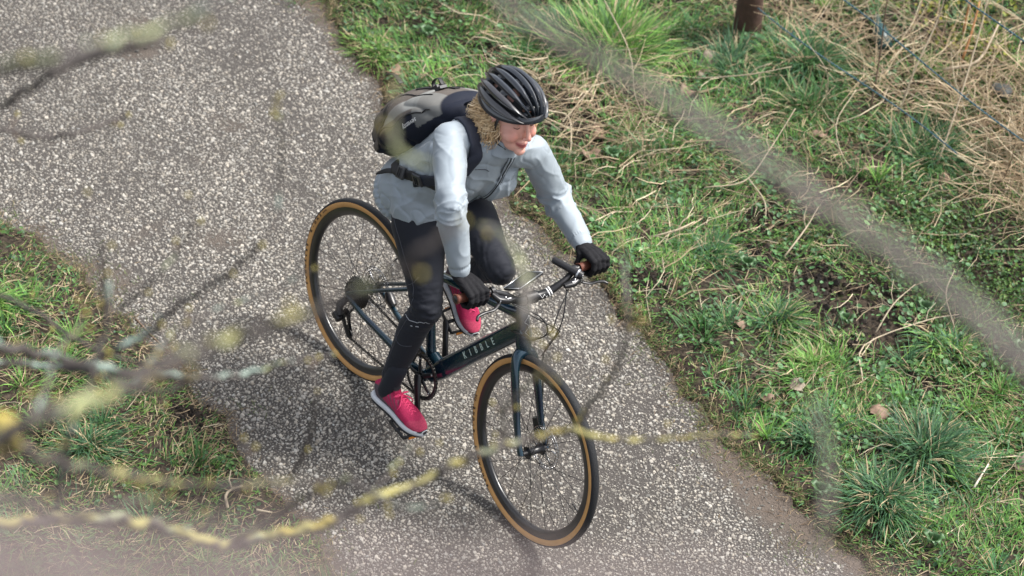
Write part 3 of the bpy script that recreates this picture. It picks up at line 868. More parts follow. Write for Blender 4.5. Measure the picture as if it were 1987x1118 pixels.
def lawn():
    Vs, Fs, Cs, k = [], [], [], 0
    def add(t):
        nonlocal k
        Vs.append(t[0]); Fs.append(t[1] + k); Cs.append(t[2]); k += len(t[0])
    # main turf
    n = 270000
    x = rng.uniform(-3.6, 2.9, n); y = rng.uniform(.86, 4.2, n)
    m = n // 5; x[:m] = rng.uniform(-2.2, 1.9, m); y[:m] = rng.uniform(-1.9, -.46, m)
    er, el = edge_r(x), edge_l(x)
    d = np.where(y > 0, y - er, el - y)
    cl = fbm(x * 4.5, y * 4.5, 71); fine = fbm(x * 15, y * 15, 72)
    dens = np.clip((d + .03) / .09, 0, 1) * np.clip((cl - .24) * 4, .16, 1) * np.clip((fine - .20) * 3.6, .15, 1) * (1 - .95 * bare(x, y)) * (1 - .75 * MOSSY(x, y))
    dens *= np.where(y > 2.65, .75, 1) * np.where(y > 1.95, .85, 1)
    keep = (rng.random(n) < dens) & in_view(x, y) & (d > -.02)
    x, y, d, cl = x[keep], y[keep], d[keep], cl[keep]; n = len(x)
    z = ground_z(x, y) - .004
    hgt = np.clip(.35 + d / .35, .35, 1.0) * (.6 + .9 * cl)
    L = rng.uniform(.028, .075, n) * hgt * np.where(y < 0, .85, 1)
    az = rng.uniform(0, 2 * np.pi, n) * .55 + (fbm(x * 3, y * 3, 73) * 9)
    cb = pal(n, GREENS, [.34, .26, .18, .14, .08]); tone = (.40 + 1.2 * fbm(x * 3.2, y * 3.2, 74))[:, None]
    cb = cb * tone
    dry = rng.random(n) < .17 + .22 * (y < 0) + .10 * (d < .12)
    cb[dry] = pal(dry.sum(), [(.42, .33, .19), (.28, .21, .12), (.52, .43, .28)], [.4, .3, .3])
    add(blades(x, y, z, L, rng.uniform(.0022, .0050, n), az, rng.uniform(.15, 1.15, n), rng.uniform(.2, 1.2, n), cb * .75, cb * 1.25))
    # lush longer clumps scattered through it
    nc = 620
    cx = rng.uniform(-3.4, 2.7, nc); cy = rng.uniform(1.0, 3.9, nc)
    m = 60; cx[:m] = rng.uniform(-2.0, 1.5, m); cy[:m] = rng.uniform(-1.7, -.62, m)
    ok = in_view(cx, cy) & (bare(cx, cy) < .3) & (rng.random(nc) < np.clip(fbm(cx * 2, cy * 2, 75) * 2.0 - .45, 0, 1)) & (MOSSY(cx, cy) < .5)
    for a, b in zip(cx[ok], cy[ok]):
        q = int(rng.integers(24, 70)); s = rng.uniform(.018, .05)
        r = np.abs(rng.normal(0, s, q)); t = rng.uniform(0, 2 * np.pi, q)
        X = a + r * np.cos(t); Y = b + r * np.sin(t)
        base = np.array(GREENS[rng.choice(4, p=[.30, .24, .2, .26])]) * rng.uniform(.75, 1.3)
        c = base[None] * (1 + rng.normal(0, .15, (q, 1)))
        dr = rng.random(q) < .10; c[dr] = (.34, .27, .15)
        add(blades(X, Y, ground_z(X, Y) - .004, rng.uniform(.05, .13, q), rng.uniform(.0028, .0058, q), t + rng.normal(0, .5, q),
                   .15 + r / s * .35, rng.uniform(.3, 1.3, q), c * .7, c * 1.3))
    # thin fringe creeping over the path edge
    n = 24000
    x = rng.uniform(-3.2, 2.6, n); side = rng.random(n) < .68
    off = rng.exponential(.05, n) * np.clip(fbm(x * 3.5, x * 0 + 2, 79) * 3 - .8, .1, 1.6) - .02
    y = np.where(side, edge_r(x) - off + .03, edge_l(x) + off - .03)
    z = ground_z(x, y); z = np.maximum(z, -.001)
    keep = (rng.random(n) < np.clip(fbm(x * 7, y * 7, 76) * 2.2 - .6, 0, 1)) & in_view(x, y); x, y, z = x[keep], y[keep], z[keep]; n = len(x)
    c = pal(n, [(.10, .13, .04), (.16, .15, .07), (.26, .20, .11), (.07, .12, .03)], [.35, .2, .2, .25])
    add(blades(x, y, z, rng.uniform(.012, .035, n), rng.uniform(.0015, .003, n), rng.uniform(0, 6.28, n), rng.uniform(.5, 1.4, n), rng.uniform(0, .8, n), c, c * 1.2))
    o = bulk('grass', np.concatenate(Vs), np.concatenate(Fs), M_GRASS, col=np.concatenate(Cs))
    tag(o, 'short green grass covering the verges on both sides of the path', 'grass', kind='stuff')
lawn()

def leaf_carpet(name, X, Y, S, C, label, cat, tiltmax=.6, lobes=1, height=.02):
    """small rounded leaves: fans of 6 triangles, slightly cupped"""
    n = len(X); K = 6
    a = np.linspace(0, 2 * np.pi, K, endpoint=False)[None] + np.zeros((n, 1))
    az = rng.uniform(0, 2 * np.pi, n)
    nx, ny = rng.uniform(-tiltmax, tiltmax, n), rng.uniform(-tiltmax, tiltmax, n)
    Z = ground_z(X, Y) + rng.uniform(.003, height, n)
    rx = S[:, None] * np.cos(a); ry = S[:, None] * .78 * np.sin(a)
    lx = rx * np.cos(az)[:, None] - ry * np.sin(az)[:, None]; ly = rx * np.sin(az)[:, None] + ry * np.cos(az)[:, None]
    V = np.empty((n, K + 1, 3))
    V[:, :K, 0] = X[:, None] + lx; V[:, :K, 1] = Y[:, None] + ly; V[:, :K, 2] = Z[:, None] + lx * nx[:, None] + ly * ny[:, None] + S[:, None] * .18
    V[:, K] = np.stack([X, Y, Z], -1)
    f = np.array([(i, (i + 1) % K, K) for i in range(K)])
    F = (f[None] + (np.arange(n) * (K + 1))[:, None, None]).reshape(-1, 3)
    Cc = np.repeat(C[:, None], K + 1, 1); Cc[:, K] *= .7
    o = bulk(name, V.reshape(-1, 3), F, M_LEAFY, col=Cc.reshape(-1, 3))
    tag(o, label, cat, kind='stuff')

# dense low green mat to the right, in clusters of small leaves
n = 46000
x = rng.uniform(.1, 2.4, n); y = rng.uniform(1.7, 3.1, n)
kp = (rng.random(n) < MOSSY(x, y) * 1.2 * np.clip(fbm(x * 9, y * 9, 81) * 2 - .25, .25, 1)); x, y = x[kp], y[kp]
C = pal(len(x), [(.045, .105, .022), (.07, .145, .025), (.11, .17, .03), (.03, .07, .02)], [.4, .3, .15, .15]) * (.55 + .9 * fbm(x * 7, y * 7, 82))[:, None]
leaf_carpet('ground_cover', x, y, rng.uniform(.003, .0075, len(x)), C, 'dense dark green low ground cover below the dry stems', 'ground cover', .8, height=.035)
# small weeds and clover through the verge
n = 26000
cx = rng.uniform(-3.2, 2.6, 900); cy = rng.uniform(1.05, 3.9, 900); cx[:90] = rng.uniform(-1.8, 1.2, 90); cy[:90] = rng.uniform(-1.6, -.6, 90)
wsel = rng.integers(0, 900, n)
x = cx[wsel] + rng.normal(0, .045, n); y = cy[wsel] + rng.normal(0, .045, n)
ok = in_view(x, y) & (rng.random(n) > .8 * bare(x, y)) & ((y > edge_r(x) + .03) | (y < edge_l(x) - .03)) & (rng.random(n) < .35 + .65 * (fbm(x * 2, y * 2, 83) > .48)); x, y = x[ok], y[ok]
C = pal(len(x), [(.06, .14, .045), (.09, .18, .05), (.05, .115, .05), (.13, .19, .04)], [.35, .3, .2, .15])
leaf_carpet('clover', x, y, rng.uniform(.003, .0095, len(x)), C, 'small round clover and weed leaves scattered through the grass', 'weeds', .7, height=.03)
# larger weed leaves, denser, in drifts through the middle of the verge
n = 3600
cx = rng.uniform(-1.6, 2.4, 150); cy = rng.uniform(1.15, 2.9, 150); wsel = rng.integers(0, 150, n)
x = cx[wsel] + rng.normal(0, .06, n); y = cy[wsel] + rng.normal(0, .06, n); ok = in_view(x, y) & (y > edge_r(x) + .05); x, y = x[ok], y[ok]
C = pal(len(x), [(.085, .20, .075), (.12, .25, .08), (.07, .15, .065)], [.4, .35, .25])
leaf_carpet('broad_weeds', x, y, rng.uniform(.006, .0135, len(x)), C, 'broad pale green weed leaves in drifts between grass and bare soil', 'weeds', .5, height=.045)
# crumbs of dark soil on the bare patches
n = 4200
k = rng.integers(0, len(SOILS), n); sa = np.array(SOILS)[k]
x = sa[:, 0] + rng.normal(0, .6, n) * sa[:, 2]; y = sa[:, 1] + rng.normal(0, .6, n) * sa[:, 2]; r = rng.lognormal(math.log(.0055), .5, n).clip(.002, .02)
oct_ = np.array([(1, 0, 0), (0, 1, 0), (-1, 0, 0), (0, -1, 0), (0, 0, 1), (0, 0, -.6)]) ; of = np.array([(0, 1, 4), (1, 2, 4), (2, 3, 4), (3, 0, 4), (1, 0, 5), (2, 1, 5), (3, 2, 5), (0, 3, 5)])
V = np.stack([x, y, ground_z(x, y) + r * .2], -1)[:, None] + oct_[None] * r[:, None, None] * rng.uniform(.6, 1.3, (n, 6, 1))
sc3 = pal(n, [(.022, .017, .014), (.045, .035, .027), (.012, .010, .009)], [.5, .3, .2])
o = bulk('soil_crumbs', V.reshape(-1, 3), (of[None] + (np.arange(n) * 6)[:, None, None]).reshape(-1, 3), M_STRAW, col=np.repeat(sc3, 6, 0)); tag(o, 'dark crumbly soil thrown up in the bare patches of the verge', 'soil', kind='stuff')
# yellow-green moss beyond the wires
n = 9000
x = rng.uniform(-1.6, .4, n); y = rng.uniform(3.15, 4.1, n)
ok = rng.random(n) < np.clip(fbm(x * 5, y * 5, 84) * 3 - 1.1, 0, 1); x, y = x[ok], y[ok]
C = pal(len(x), [(.25, .27, .03), (.16, .22, .03), (.33, .30, .05)], [.5, .3, .2])
leaf_carpet('moss', x, y, rng.uniform(.005, .012, len(x)), C, 'yellow-green moss at the top of the bank behind the wires', 'moss', .8, height=.03)

def straws(n, sampler, Lr, Wr, up, cols, p, name=None, label=None, cat=None, kinks=.35):
    """thin dry stems: bent 3-segment triangular prisms"""
    x, y = sampler(n); n = len(x)
    L = rng.uniform(*Lr, n); W = rng.uniform(*Wr, n); az = rng.uniform(0, 2 * np.pi, n); el = rng.uniform(*up, n)
    c = pal(n, cols, p, .15)
    V = np.empty((n, 4, 3, 3)); P = np.stack([x, y, ground_z(x, y) + rng.uniform(.004, .03, n)], -1)
    for i in range(4):
        w = W * (1, .95, .8, .45)[i] / 2
        sx, sy = -np.sin(az) * w, np.cos(az) * w
        gz = ground_z(P[:, 0], P[:, 1]) + .004
        P[:, 2] = np.maximum(P[:, 2], gz)
        V[:, i, 0] = P + np.stack([sx, sy, 0 * w], -1); V[:, i, 1] = P - np.stack([sx, sy, 0 * w], -1); V[:, i, 2] = P + np.stack([0 * w, 0 * w, w * 1.7], -1)
        s = L / 3
        P = P + np.stack([np.cos(az) * np.cos(el) * s, np.sin(az) * np.cos(el) * s, np.sin(el) * s], -1)
        az = az + rng.normal(0, kinks, n); el = el + rng.normal(-.10, .25, n) * (el != 0)
    f = []
    for i in range(3):
        for k in range(3):
            l = (k + 1) % 3; f += [(i * 3 + k, i * 3 + l, i * 3 + 3 + l), (i * 3 + k, i * 3 + 3 + l, i * 3 + 3 + k)]
    f = np.array(f); F = (f[None] + (np.arange(n) * 12)[:, None, None]).reshape(-1, 3)
    o = bulk(name, V.reshape(-1, 3), F, M_STRAW, col=np.repeat(c, 12, 0))
    tag(o, label, cat, kind='stuff')
DRYC = [(.50, .40, .27), (.38, .29, .19), (.60, .51, .37), (.22, .16, .11)]
def verge_sampler(n):
    x = rng.uniform(-3.2, 2.6, n); y = rng.uniform(1.0, 3.6, n)
    w = np.clip(fbm(x * 3, y * 3, 91) * 3.4 - 1.3, .08, 1) * np.clip(.35 + (y - 1.1) * .6, .2, .75) * (1 - .6 * MOSSY(x, y)) * (1 - .6 * np.exp(-((x + .55) ** 2 + (y - 1.55) ** 2) / .12))
    ok = (rng.random(n) < w) & in_view(x, y) & (y > edge_r(x) + .06); return x[ok], y[ok]
straws(14000, verge_sampler, (.03, .17), (.0009, .0034), (-.05, .35), DRYC, [.35, .3, .15, .2], 'straw_litter', 'flattened dry straw lying through the grass of the right verge', 'straw')
def mid_sampler(n):
    x = rng.uniform(-1.2, 2.4, n); y = rng.uniform(1.25, 2.7, n)
    ok = in_view(x, y) & (rng.random(n) < np.clip(fbm(x * 2.2, y * 2.2, 95) * 4 - 1.7, .05, 1)); return x[ok], y[ok]
straws(1500, mid_sampler, (.06, .26), (.0016, .0048), (-.02, .30), DRYC, [.4, .25, .25, .1], 'fallen_stems', 'pale fallen stems criss-crossing the middle of the right verge', 'dead stems')
def tangle(n):
    x = rng.uniform(-1.6, 1.6, n); y = 2.72 + np.abs(rng.normal(0, .45, n)) + .10 * np.sin(x * 5)
    ok = in_view(x, y) & (rng.random(n) < np.clip(.55 + .9 * x, .35, 1)); return x[ok], y[ok]
straws(5200, tangle, (.08, .42), (.0012, .0050), (.0, .9), DRYC, [.38, .3, .17, .15], 'dry_stem_tangle', 'tangle of pale dead stems standing and fallen around the wires', 'dead stems')
def under_tuft(n):
    x = rng.normal(-.72, .30, n); y = rng.normal(1.70, .13, n); ok = y > edge_r(x) + .1; return x[ok], y[ok]
straws(420, under_tuft, (.12, .34), (.0014, .0040), (.0, .6), DRYC, [.4, .25, .25, .1], 'hanging_straw', 'pale bleached straw spilling from under the big tussock behind the helmet', 'straw')
def left_sampler(n):
    x = rng.uniform(-1.9, 1.2, n); y = rng.uniform(-1.7, -.58, n); ok = in_view(x, y) & (rng.random(n) < np.clip(fbm(x * 3, y * 3, 92) * 3 - 1.1, .1, 1)); return x[ok], y[ok]
straws(2600, left_sampler, (.03, .13), (.0010, .0030), (-.05, .3), DRYC, [.3, .35, .1, .25], 'grass_litter', 'fine brown litter in the grass at the left of the path', 'litter')
def edge_sampler(n):
    x = rng.uniform(-3, 2.6, n); s = rng.random(n) < .65
    y = np.where(s, edge_r(x) - rng.exponential(.05, n) + .05, edge_l(x) + rng.exponential(.035, n) - .04); return x, y
straws(3800, edge_sampler, (.008, .06), (.0008, .0022), (-.02, .12), [(.20, .14, .09), (.36, .27, .17), (.10, .07, .05)], [.45, .25, .3], 'edge_debris', 'brown twiglets and plant crumbs lying along the path edges', 'debris')

# ---- tussocks: individual clumps of longer grass
def tussock(x, y, n, spread, L, W, cols, lean, label, group=None, flat=.35):
    n = int(n * 1.1); spread = spread * 1.25
    r = np.abs(rng.normal(0, spread, n)); t = rng.uniform(0, 2 * np.pi, n)
    sc_ = rng.normal(0, spread * .35, (6, 2)); si = rng.integers(0, 6, n); sl = rng.uniform(.55, 1.1, 6)[si]; saz = rng.uniform(0, 6.28, 6)[si]
    X = x + r * .6 * np.cos(t) + sc_[si, 0]; Y = y + r * .6 * np.sin(t) + sc_[si, 1]
    c = pal(n, cols, [1 / len(cols)] * len(cols), .16)
    dr = rng.random(n) < .13; c[dr] = (.46, .37, .23); c = c * rng.uniform(.8, 1.2, 6)[si][:, None]
    az = t + rng.normal(0, .45, n)
    lx, ly = lean
    vx, vy = np.cos(az) + lx * 1.6 + .7 * np.cos(saz), np.sin(az) + ly * 1.6 + .7 * np.sin(saz); az = np.arctan2(vy, vx)
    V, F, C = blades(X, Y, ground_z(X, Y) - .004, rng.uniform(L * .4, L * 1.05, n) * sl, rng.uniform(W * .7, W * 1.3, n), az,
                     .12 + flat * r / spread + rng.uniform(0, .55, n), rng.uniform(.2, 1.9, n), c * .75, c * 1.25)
    o0 = np.array((x, y, float(ground_z(x, y))))
    o = bulk('grass_tussock', V - o0, F, M_GRASS, col=C); o.location = o0
    tag(o, label, 'grass tussock', group)
BG = [(.065, .155, .078), (.085, .19, .07), (.055, .13, .065)]; YG = [(.18, .33, .07), (.15, .29, .065), (.11, .23, .065)]; DG = [(.06, .14, .05), (.08, .18, .055)]
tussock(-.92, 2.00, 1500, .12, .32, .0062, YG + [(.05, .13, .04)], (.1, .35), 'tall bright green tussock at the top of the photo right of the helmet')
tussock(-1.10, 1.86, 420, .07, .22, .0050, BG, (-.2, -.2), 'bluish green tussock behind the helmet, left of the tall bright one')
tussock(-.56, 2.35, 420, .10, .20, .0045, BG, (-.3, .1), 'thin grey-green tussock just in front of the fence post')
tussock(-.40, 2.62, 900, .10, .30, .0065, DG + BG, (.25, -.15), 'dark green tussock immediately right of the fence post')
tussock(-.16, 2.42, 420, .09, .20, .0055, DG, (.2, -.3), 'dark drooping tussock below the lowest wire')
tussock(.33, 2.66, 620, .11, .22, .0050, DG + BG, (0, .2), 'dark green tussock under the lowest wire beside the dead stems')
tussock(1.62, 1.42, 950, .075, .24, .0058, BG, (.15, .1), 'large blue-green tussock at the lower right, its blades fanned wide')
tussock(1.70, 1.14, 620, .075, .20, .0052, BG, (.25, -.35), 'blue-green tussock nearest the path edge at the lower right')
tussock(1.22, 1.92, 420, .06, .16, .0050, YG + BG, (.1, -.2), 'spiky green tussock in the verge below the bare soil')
tussock(.97, 1.40, 520, .09, .12, .0048, YG, (0, -.2), 'bright green tuft in the middle of the right verge')
tussock(.74, 1.46, 420, .07, .15, .0050, BG + YG, (.2, 0), 'long-bladed tuft just left of the bare soil')
tussock(.28, 1.52, 420, .09, .12, .0046, BG, (0, .2), 'bluish tuft level with the left hand of the rider')
tussock(-1.50, 1.22, 420, .10, .09, .0045, YG, (.1, -.2), 'bright green tuft at the path edge above the backpack')
tussock(-.98, 1.38, 420, .08, .13, .0046, YG + BG, (.2, .1), 'upright green tuft beside the top of the helmet')
tussock(1.30, 1.18, 380, .08, .12, .0046, BG, (.1, -.2), 'low tuft beside the path edge, left of the blue-green pair')
tussock(-1.00, -.90, 300, .06, .15, .0055, YG, (.3, -.2), 'fresh green tuft at the left edge of the photo')
tussock(-.16, -1.02, 360, .08, .15, .0042, BG, (.2, .1), 'thin bluish tuft behind the yellow branch at the lower left')

# ---- fallen leaves, each a curled thin blade
M_DEADLEAF = mat('dead_leaf', (0.30, 0.20, 0.14), rough=0.7, noise=(60, 0.45), transl=0.15)
M_DEADPALE = mat('pale_dead_leaf', (0.36, 0.29, 0.23), rough=0.7, noise=(60, 0.3), transl=0.15)
def dead_leaf(x, y, size, rot, label, pale=False, z=.03, curl=1.0):
    n, m = 9, 6; V, F = [], []
    for i in range(n):
        t = i / (n - 1); w = math.sin(math.pi * (t * .92 + .04)) ** .7 * .42 * (1 + .22 * math.sin(t * 19 + x * 30))
        for j in range(m + 1):
            u = -1 + 2 * j / m
            V.append(((t - .5) * size, u * w * size, size * curl * (.22 * u * u * math.cos(t * 3 + y) + .12 * math.sin(t * 6 + x * 9) + .05 * math.sin(u * 7 + t * 9))))
    for i in range(n - 1):
        for j in range(m): k = i * (m + 1) + j; F.append((k, k + 1, k + m + 2, k + m + 1))
    V2 = [(p[0], p[1], p[2] - .0012) for p in V]
    F2 = [tuple(q + len(V) for q in f[::-1]) for f in F]
    o = obj('dead_leaf', (V + V2, F + F2), M_DEADPALE if pale else M_DEADLEAF)
    o.location = (x, y, float(ground_z(x, y)) + z); o.rotation_euler = (rng.uniform(-.4, .4), rng.uniform(-.5, .1), rot)
    tag(o, label, 'dead leaf')
    st_ = obj('stalk', tube([(-size * .5, 0, size * .02), (-size * .75, .004, size * .1), (-size * .95, .012, size * .08)], .0011, 5), M_DEADLEAF, o)
for a in [(-.64, 2.34, .085, .6, 'pale upright curled leaf below the fence post', True), (-.60, 2.24, .080, 2.2, 'pale leaf folded under the curled one by the post', True),
          (-.49, 2.08, .085, 0.2, 'pinkish brown leaf lying in the verge left of the near blurred twig', False), (.01, 2.35, .075, 1.2, 'tan leaf standing on edge below the lowest wire', False),
          (-1.30, 1.18, .075, 2.4, 'rosy brown leaf in the grass above the backpack, the left of two', False), (-1.21, 1.25, .065, .4, 'brown leaf in the grass above the backpack, the right of two', False),
          (-.50, 1.60, .070, 3.0, 'small brown leaf on the bare soil beside the face', False), (-.42, 1.50, .075, 1.0, 'crumpled brown leaf between soil and grass right of the shoulder', False),
          (1.36, 1.42, .085, .3, 'crumpled dark brown leaf beside the big blue-green tussock', False), (1.07, 1.27, .070, 1.9, 'grey-brown leaf on the grass between tuft and path', True),
          (.51, 2.57, .060, 2.0, 'small pink-brown leaf at the foot of the dead stems', False), (1.85, 1.67, .080, 1.4, 'pale torn leaf at the right edge of the photo', True),
          (1.06, 1.13, .050, .8, 'flat brown leaf near the path edge at lower right', False), (.70, 1.32, .05, .8, 'orange-brown leaf scrap under the long-bladed tuft', False)]:
    dead_leaf(*a)

# ---- larger sticks and single dead stalks
M_STICK = mat('dry_stick', (0.46, 0.38, 0.27), rough=0.75, noise=(40, 0.35), bump=(90, 0.5, 0.002))
M_STICKD = mat('brown_stick', (0.17, 0.115, 0.08), rough=0.8, noise=(40, 0.4), bump=(90, 0.5, 0.002))
M_STICKW = mat('white_stick', (0.66, 0.60, 0.50), rough=0.7, noise=(30, 0.2))
M_STICKO = mat('rusty_stalk', (0.42, 0.20, 0.08), rough=0.7, noise=(30, 0.3))
def stick(pts, r, mt, label, cat='stick', side=True, name='stick'):
    P = []
    for p in pts:
        z = p[2] if len(p) > 2 else .03
        P.append((p[0], p[1], float(ground_z(p[0], p[1])) + z))
    o0 = np.array(P[0]); Q = [np.array(p) - o0 for p in P]
    k = len(Q)
    r = r * .78
    o = obj(name, tube(Q, [r * (1 - .45 * i / (k - 1)) for i in range(k)], 7, sub=4), mt); o.location = o0
    tag(o, label, cat)
    if side and k > 2:
        m = Q[k // 2]; d = Q[k // 2 + 0] - Q[k // 2 - 1]; d = d / np.linalg.norm(d); s = np.array((-d[1], d[0], .35))
        obj('side_shoot', tube([m, m + d * .03 + s * .03, m + d * .08 + s * .05], [r * .6, r * .45, r * .3], 6), mt, o)
S = [([(1.845, 1.425, .03), (1.806, 1.531, .05)], .0060, M_STICKW, 'short white peeled stick beside the big tussock at the right'),
     ([(.40, -.80, .04), (.36, -.78, .05), (.34, -.74, .05), (.33, -.69, .03)], .008, M_STICK, 'crooked yellowish stick lying in the grass at the bottom left'),
     ([(.46, -.72, .03), (.50, -.68, .03)], .0065, M_STICK, 'stubby tan stick beside the crooked one at the bottom left', 'stick', False),
     ([(-.42, -.62, .05), (-.32, -.66, .04), (-.28, -.72, .03), (-.22, -.82, .02)], .0028, M_STICK, 'long pale bent stem crossing the grass left of the path'),
     ([(.02, 1.72, .04), (.10, 1.86, .06), (.02, 2.06, .10), (-.04, 2.24, .16)], .0040, M_STICK, 'long pale forked stem across the middle of the right verge'),
     ([(.10, 1.88, .06), (.22, 1.86, .05), (.30, 1.80, .03)], .0038, M_STICK, 'pale stem running down from the long forked one'),
     ([(.35, 1.82, .03), (.42, 2.02, .07), (.36, 2.22, .10), (.30, 2.45, .14)], .0038, M_STICKD, 'thin brown stem above the bare soil'),
     ([(.50, 1.72, .03), (.46, 1.86, .08), (.40, 1.98, .08)], .0048, M_STICK, 'thick dry stem end standing out of the soil'),
     ([(1.20, 1.48, .03), (1.06, 1.62, .05), (1.10, 1.90, .04), (1.14, 2.04, .04)], .0042, M_STICK, 'long wavy pale stem below the bare soil'),
     ([(1.02, 1.72, .03), (.98, 1.84, .07), (.96, 1.97, .10)], .0042, M_STICK, 'straight pale stem leaning over the bare soil'),
     ([(1.18, 1.98, .03), (1.05, 2.05, .08), (.98, 2.16, .10)], .0036, M_STICK, 'pale forked stem under the blurred grey twig at the right'),
     ([(.30, 1.20, .02), (.36, 1.14, .02), (.50, 1.05, .015)], .0022, M_STICK, 'thin pale stem at the path edge below the handlebar'),
     ([(.12, 1.38, .04), (.16, 1.46, .05), (.15, 1.56, .05)], .0060, M_STICK, 'thick short straw piece in the grass right of the left hand'),
     ([(-1.92, 1.16, .01), (-1.80, 1.10, .01), (-1.74, 1.07, .01), (-1.66, 1.05, .01)], .0038, M_STICK, 'pale stem lying on the path edge at the top', 'stick', False),
     ([(-1.33, 1.21, .04), (-1.27, 1.30, .05), (-1.20, 1.24, .04), (-1.08, 1.22, .03)], .0032, M_STICK, 'curved straw arching through the grass above the backpack'),
     ([(-1.15, 1.55, .05), (-.95, 1.50, .05), (-.80, 1.47, .03)], .0038, M_STICK, 'long straw in the grass directly above the helmet'),
     ([(-.73, 1.52, .03), (-.62, 1.54, .05), (-.50, 1.46, .03), (-.44, 1.40, .02)], .0045, M_STICK, 'curled bleached stem on the soil beside the helmet'),
     ([(-.95, 1.98, .24), (-.75, 1.96, .12), (-.58, 1.86, .05), (-.42, 1.80, .03)], .0034, M_STICK, 'long pale stalk falling forward out of the tall bright tussock'),
     ([(-.55, 2.16, .03), (-.38, 2.30, .10), (-.28, 2.44, .15)], .0040, M_STICK, 'pale double stem under the leaves by the fence post'),
     ([(.02, 2.62, .02), (-.01, 2.66, .25), (-.02, 2.66, .55), (-.02, 2.68, .8)], .0052, M_STICKD, 'tall upright pinkish stalk crossing the wires, leftmost of the tall stalks', 'dead stalk'),
     ([(.12, 2.68, .02), (.10, 2.76, .22), (.06, 2.90, .40), (.05, 2.92, .6)], .0056, M_STICK, 'tall upright pale stalk with a kink, second of the tall stalks', 'dead stalk'),
     ([(.42, 2.62, .02), (.34, 2.78, .22), (.22, 2.98, .45), (.14, 3.08, .7)], .0054, M_STICK, 'long pale stalk leaning back behind the wires, third of the tall stalks', 'dead stalk'),
     ([(.02, 3.14, .02), (-.02, 3.22, .14), (-.06, 3.28, .22)], .0078, M_STICKO, 'short orange-brown cut stalk at the top right', 'cut stalk', False),
     ([(-.10, 3.26, .02), (-.13, 3.30, .14), (-.14, 3.32, .20)], .0065, M_STICKO, 'brownish cut stalk just left of the orange one', 'cut stalk', False),
     ([(.06, 2.98, .08), (.14, 3.10, .12), (.05, 3.30, .16)], .0100, M_STICK, 'thick pale broken stem lying behind the wires', 'stick', False),
     ([(.30, 2.42, .02), (.24, 2.30, .03), (.10, 2.34, .12), (-.02, 2.56, .12)], .0036, M_STICK, 'pale stem bent into a hook under the lowest wire'),
     ([(-.12, 2.50, .02), (-.10, 2.46, .22), (-.20, 2.42, .34)], .0034, M_STICK, 'arching straw stalk just right of the dark tussocks', 'dead stalk'),
     ([(.60, 1.17, .005), (.66, 1.12, .005)], .006, M_STICKD, 'small dark wood chip on the path edge', 'stick', False)]
for s in S:
    stick(*s)
# dark dead rootlet along the left edge of the path
stick([(-.66, -.50, .012), (-.52, -.50, .014), (-.40, -.49, .012), (-.30, -.50, .01)], .0050, M_STICKD, 'dark root lying along the left edge of the path', 'root')

# ---- broad weed leaves that can be picked out
M_WEED = mat('weed_leaf', (0.07, 0.15, 0.055), rough=0.45, noise=(50, .2), transl=.15)
def weed(x, y, k, s, label):
    o = empty('weed', (x, y, float(ground_z(x, y)))); tag(o, label, 'weed')
    for i in range(k):
        a = i * 2.4; L = s * (.7 + .3 * math.sin(i * 5)); c, sn = math.cos(a), math.sin(a); V, F = [], []
        for q in range(7):
            t = q / 6; w = math.sin(math.pi * min(1, t * .85 + .12)) * s * .36
            for u in (-1, 0, 1):
                lx, ly = t * L + .008, u * w; V.append((lx * c - ly * sn, lx * sn + ly * c, .012 + .03 * math.sin(t * 2.6) + (.004 if u else 0)))
        for q in range(6):
            for u in range(2): m = q * 3 + u; F.append((m, m + 3, m + 4, m + 1))
        obj('leaf', (V, F), M_WEED, o)
for w in [(-.36, 1.56, 7, .04, 'round-leaved weed on the dark soil right of the helmet'), (.44, 1.58, 8, .035, 'small rosette weed between the soil patches'),
          (1.02, 1.98, 7, .035, 'pale green weed right of the bare soil'), (1.42, 2.10, 8, .045, 'round-leaved weed at the right edge of the green mat'),
          (.90, 1.68, 6, .035, 'bluish weed seedling in the bare soil'), (1.52, .98, 7, .04, 'flat weed rosette at the path edge at the lower right'),
          (-1.45, 1.45, 7, .04, 'pale round-leaved weed near the top of the left part of the verge'), (1.95, 1.12, 7, .04, 'weed rosette in the bottom right corner')]:
    weed(*w)

